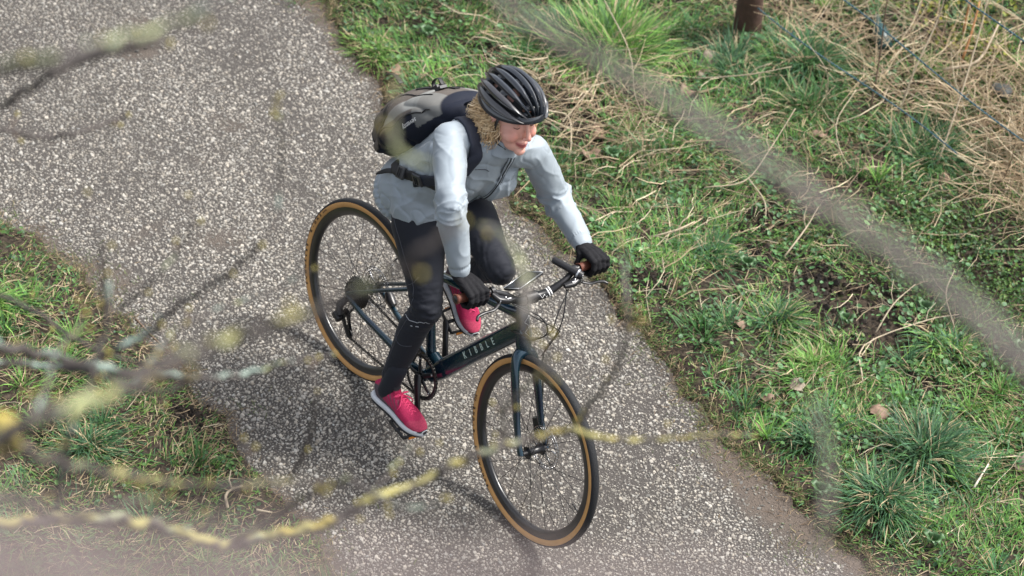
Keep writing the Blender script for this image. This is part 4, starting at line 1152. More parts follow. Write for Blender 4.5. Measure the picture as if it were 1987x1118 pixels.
# ---- wire fence with its post
fence = empty('wire_fence', (-.705, 2.585, 0)); tag(fence, 'blue-green twisted wire fence strung from a brown post', 'fence')
M_POST = mat('weathered_post', (0.085, 0.045, 0.032), rough=0.8, noise=(18, .5), bump=(40, .8, .006))
M_WIRE = mat('blue_green_wire', (0.05, 0.12, 0.15), rough=0.7, noise=(60, .5))
gz = float(ground_z(-.705, 2.585))
V, F = tube([(0, 0, gz - .05), (0.0, .0, gz + .3), (0, 0, gz + .9), (-.01, .01, gz + 1.35)], [.058, .054, .052, .050], 16)
V = [tuple(np.array(p) * (1, 1, 1) + np.array((.006 * math.sin(p[2] * 9 + p[1] * 40), .006 * math.sin(p[2] * 7 + p[0] * 50), 0))) for p in V]
obj('post', (V, F), M_POST, fence, sharp=60)
for k, (h, sag) in enumerate(((.20, .03), (.50, .03), (.92, .04), (1.32, .04))):
    x0, x1 = (-3.2, .62) if k == 0 else (-3.2, 3.4)
    n = int((x1 - x0) / .012)
    st_parts = []
    for ph in (0, math.pi):
        P = []
        for i in range(n + 1):
            x = x0 + (x1 - x0) * i / n
            s_ = -sag * math.sin(math.pi * ((x + .62) / 4.0)) if x > -.62 else 0
            zz = h + s_ + .012 * math.sin(x * 3.1 + k); yy = .012 * math.sin(x * 4.3 + k * 2) - .0
            a = x * 150 + ph
            P.append((x + .62, yy + .0022 * math.cos(a), zz + .0022 * math.sin(a)))
        st_parts.append(tube(P, .0021, 5))
    w = obj('wire', merge(st_parts), M_WIRE, fence)
    for j in range(7):
        x = -.35 + j * .42 + .13 * k
        if x > x1: continue
        s_ = -sag * math.sin(math.pi * ((x + .62) / 4.0)); zz = h + s_ + .012 * math.sin(x * 3.1 + k); yy = .012 * math.sin(x * 4.3 + k * 2) - .0
        c = np.array((x + .62, yy, zz))
        bp_ = [tube([c + np.array((.006 * q - .012 + .006, .005 * math.cos(q * 1.5), .005 * math.sin(q * 1.5))) for q in range(5)], .0018, 5),
               tube([c + np.array((-.008, -.012, -.012)), c + np.array((.004, .013, .012))], .0014, 4)]
        obj('barb', merge(bp_), M_WIRE, w)

# bottle end and dark stone lying in the stems beyond the wires
bt = obj('bottle', tube([(0, 0, 0), (.001, 0, 0), (.10, 0, .01), (.13, 0, .015), (.155, 0, .02), (.20, 0, .025)], [.028, .036, .036, .030, .014, .012], 20), mat('dark_green_glass', (.01, .045, .045), rough=.35))
bt.location = (-.24, 2.95, float(ground_z(-.24, 2.95)) + .02); bt.rotation_euler = (0, -.08, 2.6)
tag(bt, 'dark green bottle half hidden in the dead stems behind the wires', 'bottle')
sv, sf = ellipsoid((0, 0, 0), (.05, .04, .025), None, 14, 9)
stn = obj('stone', ([tuple(np.array(p) * (1 + .12 * math.sin(p[0] * 90 + p[1] * 50))) for p in sv], sf), mat('dark_stone', (.07, .08, .08), rough=.7, noise=(30, .4)))
stn.location = (.28, 3.12, float(ground_z(.28, 3.12)) + .05); tag(stn, 'smooth dark grey stone among the dead stems at the right edge', 'stone')
# ================================================================== the rider (same upright frame as the bicycle)
def vnoise3(p, seed=0):
    i = np.floor(p).astype(np.int64); f = p - i; f = f * f * (3 - 2 * f)
    def h(dx, dy, dz):
        ix, iy, iz = i[:, 0] + dx, i[:, 1] + dy, i[:, 2] + dz
        q = (ix * 374761393 + iy * 668265263 + iz * 2147483647 + seed * 1442695041) & 0xffffffff
        q = ((q ^ (q >> 13)) * 1274126177) & 0xffffffff
        return ((q ^ (q >> 16)) & 0xffffff) / float(0xffffff)
    r = 0
    for dx in (0, 1):
        for dy in (0, 1):
            for dz in (0, 1):
                w = (f[:, 0] if dx else 1 - f[:, 0]) * (f[:, 1] if dy else 1 - f[:, 1]) * (f[:, 2] if dz else 1 - f[:, 2])
                r = r + w * h(dx, dy, dz)
    return r

def voxel_union(parts, voxel, smooth=3):
    v, f = merge(parts)
    me = bpy.data.meshes.new('tmp'); me.from_pydata(v, [], f); me.update()
    o = bpy.data.objects.new('tmp', me); COL.objects.link(o)
    md = o.modifiers.new('r', 'REMESH'); md.mode = 'VOXEL'; md.voxel_size = voxel
    dg = bpy.context.evaluated_depsgraph_get()
    m2 = bpy.data.meshes.new_from_object(o.evaluated_get(dg))
    n = len(m2.vertices); V = np.empty(n * 3); m2.vertices.foreach_get('co', V); V = V.reshape(-1, 3)
    F = np.empty(len(m2.loops), dtype=np.int32); m2.loops.foreach_get('vertex_index', F); F = F.reshape(-1, 4)
    bpy.data.objects.remove(o, do_unlink=True); bpy.data.meshes.remove(me); bpy.data.meshes.remove(m2)
    E = np.concatenate([F[:, [0, 1]], F[:, [1, 2]], F[:, [2, 3]], F[:, [3, 0]]])
    deg = np.bincount(E[:, 0], minlength=n).astype(float)
    for _ in range(smooth):
        A = np.zeros_like(V)
        for k in range(3): A[:, k] = np.bincount(E[:, 0], V[E[:, 1], k], minlength=n)
        V = 0.4 * V + 0.6 * A / np.maximum(deg, 1)[:, None]
    return V, F

def normals(V, F):
    a = np.cross(V[F[:, 2]] - V[F[:, 0]], V[F[:, 3]] - V[F[:, 1]])
    N = np.zeros_like(V)
    for k in range(4):
        for c in range(3): N[:, c] += np.bincount(F[:, k], a[:, c], minlength=len(V))
    return N / (np.linalg.norm(N, axis=1, keepdims=True) + 1e-12)

def ridged(p, seed):
    n = vnoise3(p, seed)
    return 1 - np.abs(2 * n - 1)

def seg_par(V, a, b):
    a = np.array(a); b = np.array(b); d = b - a; L = np.linalg.norm(d)
    t = (V - a) @ d / L ** 2
    r = np.linalg.norm(V - (a + np.clip(t, 0, 1)[:, None] * d), axis=1)
    return t, r, d / L

J = dict(hR=(.253, -.085, .961), hL=(.233, .087, .971), kR=(.463, -.120, .616), kL=(.609, .035, .841),
         aR=(.372, -.135, .243), aL=(.319, .148, .600), sR=(.442, -.177, 1.326), sL=(.509, .162, 1.241),
         eR=(.667, -.314, 1.219), eL=(.522, .322, 1.006), wR=(.730, -.269, .986), wL=(.757, .260, .974),
         nk=(.470, 0.0, 1.320), hd=(.528, .002, 1.442))
J = {k: np.array(v) for k, v in J.items()}
def lp(a, b, t): return J[a] * (1 - t) + J[b] * t
NB = (-.80, 0, .60)                                   # towards the rider's back

M_SKIN = mat('skin', (0.55, 0.33, 0.26), rough=0.5, attr=True, spec=0.4, bump=(350, 0.15, 0.001))
M_SKIN.node_tree.nodes['Principled BSDF'].inputs['Subsurface Weight'].default_value = 0.12
M_SKIN.node_tree.nodes['Principled BSDF'].inputs['Subsurface Radius'].default_value = (0.01, 0.004, 0.002)
M_JACKET = mat('silver_grey_nylon', (0.285, 0.33, 0.37), rough=0.5, spec=0.35, sheen=0.1, noise=(9, 0.10))
def crease_bump(m, sc, st, dist, stretch):
    nt = m.node_tree; N = nt.nodes; Lk = nt.links
    tc = N.new('ShaderNodeTexCoord'); mp = N.new('ShaderNodeMapping'); mp.inputs['Scale'].default_value = stretch
    mp.inputs['Rotation'].default_value = (.5, .7, .3)
    Lk.new(tc.outputs['Object'], mp.inputs[0])
    wz = N.new('ShaderNodeTexNoise'); wz.inputs['Scale'].default_value = sc * .6; Lk.new(mp.outputs[0], wz.inputs['Vector'])
    ad = N.new('ShaderNodeMix'); ad.data_type = 'VECTOR'; ad.inputs['Factor'].default_value = .05
    Lk.new(mp.outputs[0], ad.inputs['A']); Lk.new(wz.outputs['Color'], ad.inputs['B'])
    n1 = N.new('ShaderNodeTexNoise'); n1.noise_type = 'RIDGED_MULTIFRACTAL'; n1.inputs['Scale'].default_value = sc; n1.inputs['Detail'].default_value = 3
    n1.inputs['Roughness'].default_value = .45
    Lk.new(ad.outputs['Result'], n1.inputs['Vector'])
    bu = N.new('ShaderNodeBump'); bu.inputs['Strength'].default_value = st; bu.inputs['Distance'].default_value = dist
    Lk.new(n1.outputs['Fac'], bu.inputs['Height']); Lk.new(bu.outputs[0], N['Principled BSDF'].inputs['Normal'])
crease_bump(M_JACKET, 18, .22, .003, (1.6, 1.4, .15))
M_TIGHTS = mat('black_tights', (0.013, 0.015, 0.022), rough=0.75, spec=0.25, sheen=0.05, bump=(900, 0.1, 0.0005))
M_GLOVE = mat('black_softshell', (0.009, 0.009, 0.011), rough=0.8, spec=0.2, bump=(700, 0.2, 0.0005))
M_SEAM = mat('seam_thread', (0.06, 0.065, 0.08), rough=0.7)
M_REFL = mat('reflective_print', (0.4, 0.42, 0.45), rough=0.4)
M_HAIR = mat('curly_blond_hair', (0.42, 0.26, 0.13), rough=0.45, attr=True, spec=0.5)

# head frame: yaw towards her right, looking a little down
HY, HP, HRo = math.radians(-4), math.radians(1), math.radians(3)
HM = Matrix.Translation(Vector(J['hd'])) @ Matrix.Rotation(HY, 4, 'Z') @ Matrix.Rotation(HP, 4, 'Y') @ Matrix.Rotation(HRo, 4, 'X')
def hp(x, y, z): return np.array(HM @ Vector((x, y, z * 1.10 if z < 0 else z)))
HR3 = HM.to_3x3().to_4x4()

def limb(a, b, ra, rb, mid=None, n=16, bulge=None):
    pts = [J[a], lp(a, b, .5) if bulge is None else lp(a, b, .45) + np.array(bulge), J[b]]
    return rtube(pts, [ra, mid if mid else (ra + rb) / 2, rb], n)

head_parts = [
    ellipsoid(hp(-.012, 0, .022), (.094, .074, .093), HR3, 28, 18),
    ellipsoid(hp(.030, 0, -.035), (.056, .060, .080), HR3, 24, 16),
    ellipsoid(hp(.042, 0, -.078), (.042, .044, .036), HR3, 20, 14),
    ellipsoid(hp(.076, 0, -.097), (.017, .021, .018), HR3, 14, 10),
    ellipsoid(hp(.056, .036, -.042), (.030, .028, .028), HR3, 14, 10),
    ellipsoid(hp(.056, -.036, -.042), (.030, .028, .028), HR3, 14, 10),
    rtube([hp(.083, 0, .008), hp(.098, 0, -.015), hp(.110, 0, -.034)], [.0075, .0080, .0100], 12),
    ellipsoid(hp(.100, .0115, -.039), (.010, .0068, .0068), HR3, 12, 8),
    ellipsoid(hp(.100, -.0115, -.039), (.010, .0068, .0068), HR3, 12, 8),
    rtube([hp(.070, -.036, .018), hp(.084, -.018, .020), hp(.084, .018, .020), hp(.070, .036, .018)], .0075, 10),
    rtube([hp(.074, -.026, -.0600), hp(.090, -.010, -.0632), hp(.0935, 0, -.0645), hp(.090, .010, -.0632), hp(.074, .026, -.0600)], [.0025, .0052, .0050, .0052, .0025], 10),
    rtube([hp(.074, -.024, -.0625), hp(.088, -.010, -.0735), hp(.0905, 0, -.0755), hp(.088, .010, -.0735), hp(.074, .024, -.0625)], [.0025, .0058, .0062, .0058, .0025], 10),
    ellipsoid(hp(.066, .031, -.002), (.014, .013, .011), HR3, 12, 8),
    ellipsoid(hp(.066, -.031, -.002), (.014, .013, .011), HR3, 12, 8),
    ellipsoid(hp(-.008, .074, -.018), (.018, .008, .030), HR3, 12, 10),
    ellipsoid(hp(-.008, -.074, -.018), (.018, .008, .030), HR3, 12, 10),
    rtube([J['nk'] + np.array((-.01, 0, -.02)), hp(-.012, 0, -.075), hp(-.01, 0, -.03)], [.056, .052, .055], 18),
]
UPN = (-.80, 0, .60)
body_parts = head_parts + [
    tube([(.20, 0, .925), (.235, 0, .965), (.285, 0, 1.05), (.35, -.003, 1.15), (.42, -.006, 1.24), (.462, -.006, 1.295), (.475, 0, 1.325)],
         [(.10, .06), (.15, .095), (.13, .088), (.14, .092), (.155, .09), (.12, .065), (.05, .045)], 28, up=UPN, sub=3),
    rtube([J['sR'], lp('sR', 'sL', .5), J['sL']], [.050, .065, .050], 16),
    limb('sR', 'eR', .044, .035), limb('eR', 'wR', .034, .024), limb('sL', 'eL', .044, .035), limb('eL', 'wL', .034, .024),
    limb('hR', 'kR', .070, .044), limb('hL', 'kL', .070, .044), limb('kR', 'aR', .040, .024, .036), limb('kL', 'aL', .040, .024, .036),
]
V, F = voxel_union(body_parts, 0.0040, 2)
HI = np.array(HM.inverted())
h = V @ HI[:3, :3].T + HI[:3, 3]
h[:, 2] = np.where(h[:, 2] < 0, h[:, 2] / 1.10, h[:, 2])
# eye sockets and philtrum carved slightly
Nn = normals(V, F)
def g3(c, s): return np.exp(-(((h - np.array(c)) / np.array(s)) ** 2).sum(1))
dsp = -0.0045 * (g3((.082, .013, .004), (.012, .007, .008)) + g3((.082, -.013, .004), (.012, .007, .008)))
dsp += -0.0022 * (g3((.09, 0, -.0695), (.02, .020, .0022)))
dsp += -0.002 * (g3((.085, .030, -.058), (.02, .008, .012)) + g3((.085, -.030, -.058), (.02, .008, .012)))
V = V + Nn * dsp[:, None]
skin = np.tile(np.array([0.70, 0.385, 0.305]), (len(V), 1))
def blend(c, w):
    global skin
    w = np.clip(w, 0, 1)[:, None]; skin = skin * (1 - w) + np.array(c) * w
blend((0.60, 0.24, 0.19), 0.8 * (g3((.075, .038, -.042), (.035, .022, .024)) + g3((.075, -.038, -.042), (.035, .022, .024))))
blend((0.60, 0.23, 0.18), 0.65 * g3((.112, 0, -.036), (.018, .014, .014)))
blend((0.56, 0.27, 0.22), 0.5 * g3((.082, 0, -.10), (.02, .02, .014)))
smz = h[:, 2] - 9.5 * h[:, 1] ** 2
lipw = np.clip(1.6 * (np.exp(-((smz + .0695) / .0070) ** 4) * np.exp(-(h[:, 1] / .024) ** 6) * (h[:, 0] > .076)), 0, 1)
blend((0.42, 0.115, 0.11), lipw)
blend((0.20, 0.06, 0.055), (np.exp(-((smz + .0697) / .0017) ** 2) * (np.abs(h[:, 1]) < .026) * (h[:, 0] > .072)))
blend((0.40, 0.22, 0.17), 0.6 * (g3((.076, .030, .004), (.02, .015, .007)) + g3((.076, -.030, .004), (.02, .015, .007))))
blend((0.25, 0.10, 0.07), 1.2 * (g3((.106, .0065, -.046), (.005, .0035, .003)) + g3((.106, -.0065, -.046), (.005, .0035, .003))))
person = bulk('person', V, F, M_SKIN, smooth=True, col=skin)
person.matrix_world = LEAN
tag(person, 'woman in silver jacket, black tights and pink shoes riding the bicycle', 'person')
# lashes, brows
M_LASH = mat('lashes', (0.07, 0.035, 0.02), rough=0.7)
M_EYEW = mat('eye', (0.25, 0.24, 0.22), rough=0.15)
for s in (-1, 1):
    obj('eyelid_line', tube([hp(.074, s * .017, -.005), hp(.0785, s * .024, -.0085), hp(.078, s * .032, -.0095), hp(.071, s * .042, -.006)], [.0007, .0013, .0014, .0007], 6, sub=3), M_LASH, person)
    obj('eyebrow', tube([hp(.091, s * .012, .016), hp(.090, s * .022, .0205), hp(.080, s * .036, .020), hp(.068, s * .045, .014)], [.0014, .0022, .0018, .0008], 6, sub=3), mat('brow', (0.22, 0.12, 0.07), rough=0.8), person)

# ---- tights
tp = []
for a, k, an, s in (('hR', 'kR', 'aR', -1), ('hL', 'kL', 'aL', 1)):
    up_ = lp(a, k, .28) + np.array((-.012, 0, -.006)); lo_ = lp(a, k, .72)
    tp.append(rtube([J[a] + np.array((-.005, 0, 0)), up_, lp(a, k, .5), lo_, J[k]], [.086, .092, .083, .069, .060], 24))
    kv = (J[k] - (J[a] + J[an]) / 2); kv /= np.linalg.norm(kv)
    tp.append(ellipsoid(J[k] + kv * .008, (.056, .052, .056), None, 18, 12))
    calf = -kv
    tp.append(rtube([J[k], lp(k, an, .28) + calf * .016, lp(k, an, .6) + calf * .006, lp(k, an, .93)], [.055, .056, .047, .040], 20))
    tp.append(ellipsoid(J[a] + np.array((-.065, s * .012, -.015)), (.078, .072, .080), None, 20, 14))
tp.append(tube([(.175, 0, .90), (.21, 0, .94), (.25, 0, 1.0), (.28, 0, 1.04)], [(.11, .07), (.165, .115), (.165, .115), (.14, .10)], 28, up=UPN, sub=3))
V, F = voxel_union(tp, 0.006, 4)
N = normals(V, F)
d = np.zeros(len(V))
for a, k, an in (('hR', 'kR', 'aR'), ('hL', 'kL', 'aL')):
    for (p, q) in ((a, k), (k, an)):
        t, r, ax = seg_par(V, J[p], J[q])
        w = np.exp(-((t - (0.0 if p == k else 1.0)) / .22) ** 2) + .35 * np.exp(-((t - .05) / .15) ** 2) * (p != k) + (p == k) * .8 * np.clip((t - .55) / .4, 0, 1)
        w = w * (r < .13)
        P = V * 14 + np.outer((V @ ax), ax) * 46
        d += -0.0045 * w * ridged(P, 3) ** 3
V = V + N * d[:, None]
tights = bulk('tights', V, F, M_TIGHTS, parent=person, smooth=True)

# ---- jacket
CW = np.array((0, -.1878, .982))
jp = [tube([(.140, 0, .865), (.175, 0, .910), (.245, 0, .995), (.305, -.002, 1.075), (.365, -.004, 1.16), (.425, -.006, 1.24), (.468, -.006, 1.295), (.492, 0, 1.335)],
           [(.166, .126), (.182, .142), (.180, .134), (.168, .128), (.172, .130), (.182, .118), (.140, .090), (.072, .066)], 36, up=UPN, sub=3),
      rtube([J['sR'] + np.array((-.002, .015, -.008)), lp('sR', 'sL', .5) + np.array((-.005, 0, .004)), J['sL'] + np.array((-.004, -.015, -.004))], [.060, .080, .060], 24),
      ellipsoid((.43, -.07, 1.165), (.09, .085, .10), None, 20, 14), ellipsoid((.44, .07, 1.13), (.09, .085, .10), None, 20, 14)]
for a, e, w in (('sR', 'eR', 'wR'), ('sL', 'eL', 'wL')):
    jp.append(rtube([J[a], lp(a, e, .35), lp(a, e, .7), J[e]], [.054, .056, .051, .049], 24))
    jp.append(rtube([J[e], lp(e, w, .3), lp(e, w, .65), lp(e, w, .86), lp(e, w, .93)], [.048, .047, .042, .040, .036], 24))
for a, k in (('hR', 'kR'), ('hL', 'kL')):
    jp.append(rtube([J[a] + np.array((-.02, 0, .03)), lp(a, k, .10)], [.098, .101], 24))
V, F = voxel_union(jp, 0.0042, 8)
N = normals(V, F)
d = np.zeros(len(V))
for a, e, w in (('sR', 'eR', 'wR'), ('sL', 'eL', 'wL')):
    for p, q_ in ((a, e), (e, w)):
        t, r, ax = seg_par(V, J[p], J[q_])
        inn_ = ((r < .085) & (t > -.1) & (t < 1.1)).astype(float)
        # folds spiral round the sleeve
        ob = np.array((ax[1], -ax[0], .4)) * .5 + ax; ob /= np.linalg.norm(ob)
        P = V * 17 - np.outer((V @ ob), ob) * 11 + (vnoise3(V * 9, 5)[:, None] - .5) * 1.2
        wgt = (.45 + 0.9 * np.exp(-((t - (1 if p == a else 0)) / .3) ** 2)) * inn_
        d += wgt * (0.0075 * ridged(P, 8) ** 4.0 - 0.002)
        P2 = V * 10 + np.outer((V @ ax), ax) * 34 + (vnoise3(V * 14, 15)[:, None] - .5) * 1.5
        d += np.exp(-((t - (1 if p == a else 0)) / .16) ** 2) * inn_ * 0.0045 * (ridged(P2, 18) ** 3 - .25)
tors = np.clip(1 - np.maximum(np.exp(-((seg_par(V, J['sR'], J['eR'])[1]) / .07) ** 4), np.exp(-((seg_par(V, J['sL'], J['eL'])[1]) / .07) ** 4)), 0, 1)
tors *= np.clip(1 - np.maximum(np.exp(-((seg_par(V, J['eR'], J['wR'])[1]) / .07) ** 4), np.exp(-((seg_par(V, J['eL'], J['wL'])[1]) / .07) ** 4)), 0, 1)
dirf = np.array((.55, -.45, .70)); dirf /= np.linalg.norm(dirf)
P = V * 12 - np.outer(V @ dirf, dirf) * 9.5 + (vnoise3(V * 9, 6)[:, None] - .5) * 1.8
d += tors * (0.0075 * ridged(P, 21) ** 4 - .001)
P = V * 30 - np.outer(V @ dirf, dirf) * 23 + (vnoise3(V * 14, 7)[:, None] - .5) * 1.5
d += tors * 0.0022 * (ridged(P, 22) ** 4 - .1)
# gathered hem
al_ = (V - np.array((.165, 0, .897))) @ np.array((.58, 0, .81)); armw = 1 - tors
fade = np.maximum(np.clip((al_ - .02) / .07, 0, 1), np.clip(armw, 0, 1)); d = d * fade
sp_ = np.array((.58, 0, .81)); along = (V - np.array((.165, 0, .897))) @ sp_
ang = np.arctan2(V[:, 1], (V - np.array((.2, 0, .93))) @ np.array(UPN))
hem = np.exp(-((along - .005) / .012) ** 2) * (along < .06) * tors
d += hem * (-0.010 + 0.0022 * np.sin(ang * 46))
hem2 = np.exp(-((along + .018) / .012) ** 2) * tors
d += hem2 * (0.0018 * np.sin(ang * 52))
for e, w in (('eR', 'wR'), ('eL', 'wL')):                # gathered cuffs
    t, r, ax = seg_par(V, J[e], J[w])
    cu = np.exp(-((t - .86) / .03) ** 2) * (r < .07)
    a_ = np.arctan2((V - J[e]) @ np.cross(ax, (0, 0, 1)), (V - J[e]) @ np.cross(ax, np.cross(ax, (0, 0, 1))))
    d += cu * (-.004 + .0016 * np.sin(a_ * 26))
P = V * 15 - np.outer(V @ dirf, dirf) * 12.5 + (vnoise3(V * 11, 33)[:, None] - .5) * 1.3 + 7
d -= .0045 * ridged(P, 44) ** 12 * tors
P = V * 24 + np.array((0, 1, 1)) * (V[:, :1] * 9) + (vnoise3(V * 13, 34)[:, None] - .5) * 1.5
V = V + N * d[:, None]
jacket = bulk('jacket', V, F, M_JACKET, parent=person, smooth=True)
JV, JF = V, F
from mathutils.bvhtree import BVHTree
JBVH = BVHTree.FromPolygons([tuple(p) for p in V], [tuple(int(i) for i in f) for f in F])
def snap(p, off, bvh=None):
    co, no, _, _ = (bvh or JBVH).find_nearest(Vector(p))
    return co + no * off, no
def strap(name, pts, w, th, mt, parent, off=0.004, sub=6, cut=None):
    P = [Vector(p) for p in catmull(pts, sub)]
    S = [snap(p, off) for p in P]
    Q = [s[0] for s in S]
    for _ in range(3): Q = [Q[0]] + [(Q[i - 1] + Q[i] * 2 + Q[i + 1]) / 4 for i in range(1, len(Q) - 1)] + [Q[-1]]
    V, F = [], []
    for i, q in enumerate(Q):
        t = (Q[min(i + 1, len(Q) - 1)] - Q[max(i - 1, 0)]).normalized(); n = S[i][1]; n = (n - t * n.dot(t)).normalized(); b = t.cross(n)
        for u, v in ((-1, -.2), (-.92, .5), (-.5, .8), (.5, .8), (.92, .5), (1, -.2)): V.append(q + b * u * w / 2 + n * v * th)
    for i in range(len(Q) - 1):
        for k in range(6):
            l = (k + 1) % 6; F.append((i * 6 + k, i * 6 + l, i * 6 + 6 + l, i * 6 + 6 + k))
    F.append(tuple(range(5, -1, -1))); F.append(tuple((len(Q) - 1) * 6 + k for k in range(6)))
    return obj(name, (V, F), mt, parent)
# collar and zip
cl_ = []
nkc = np.array((.497, .002, 1.338)); up3 = np.array(hp(-.012, 0, -.03) - nkc); up3 /= np.linalg.norm(up3)
f3 = np.cross((0, 1, 0), up3); f3 /= np.linalg.norm(f3)
Vc, Fc = [], []
for j, (hh, ro) in enumerate([(-.022, .080), (-.004, .072), (.014, .068), (.030, .069), (.034, .066), (.028, .063), (.0, .063), (-.02, .066)]):
    for k in range(48):
        a = 2 * math.pi * k / 48
        wv = 1 + .03 * math.sin(a * 7 + j * .4) + .02 * math.sin(a * 13 + j)
        p = nkc + up3 * (hh - .010 * math.cos(a)) + f3 * math.cos(a) * ro * 1.08 * wv + np.array((0, 1, 0)) * math.sin(a) * ro * wv
        Vc.append(p)
for j in range(7):
    for k in range(48):
        l = (k + 1) % 48; Fc.append((j * 48 + k, j * 48 + l, j * 48 + 48 + l, j * 48 + 48 + k))
obj('collar', (Vc, Fc), M_JACKET, jacket)

# ---- gloves
def glove(G, W, E, s, tiltx=0.0):
    G = np.array(G); W = np.array(W); o = np.array((0, s * 1.0, 0))
    def at(deg, r, off): a = math.radians(deg); return G + np.array((math.cos(a) * r, 0, math.sin(a) * r)) + o * off
    wd = (J[E] - W); wd /= np.linalg.norm(wd)
    parts = []
    offs = (-.031, -.0105, .0105, .030)
    for i, of in enumerate(offs):
        kn = at(52 - abs(i - 1.2) * 5, .046 - .002 * i, of * 1.05)
        wr = W + o * of * .62 - wd * .004
        parts.append(rtube([wr, wr * .5 + kn * .5 + np.array((0, 0, .004)), kn], [.0165, .0155, .0125], 12))
        rr = (.0112, .0115, .0110, .0098)[i]
        parts.append(rtube([kn, at(12, .0405, of * 1.08), at(-35, .035, of * 1.05), at(-80, .030, of), at(-128, .0285, of * .98)], [rr * 1.04, rr, rr * .97, rr * .92, rr * .85], 12))
    parts.append(rtube([W, at(140, .032, -.02), at(150, .030, .02)], [.022, .017, .014], 14))
    parts.append(rtube([W + o * -.018, at(150, .040, -.036), at(195, .032, -.046), at(235, .030, -.040)], [.0165, .0135, .0115, .0095], 12))
    parts.append(rtube([W - wd * .01, W + wd * .03, W + wd * .055], [(.031, .025), (.030, .026), (.033, .029)], 18, up=(0, 0, 1)))
    V, F = voxel_union(parts, 0.0026, 2)
    N = normals(V, F)
    t, r, ax = seg_par(V, W - wd * .02, W + wd * .05)
    dd = -0.0022 * ridged(V * 20 + np.outer(V @ wd, wd) * 60, 31) ** 3
    dd += -.002 * np.exp(-((t - .55) / .08) ** 2)
    g = bulk('glove', V + N * dd[:, None], F, M_GLOVE, parent=person, smooth=True)
    return g
innR = np.array((0.010, 0.125, -0.002)); innL = np.array((0.004, -0.125, -0.002))
gR = glove(np.array(GR) + innR * .50, J['wR'], 'eR', -1)
gL = glove(np.array(GL) + innL * .46, J['wL'], 'eL', 1)

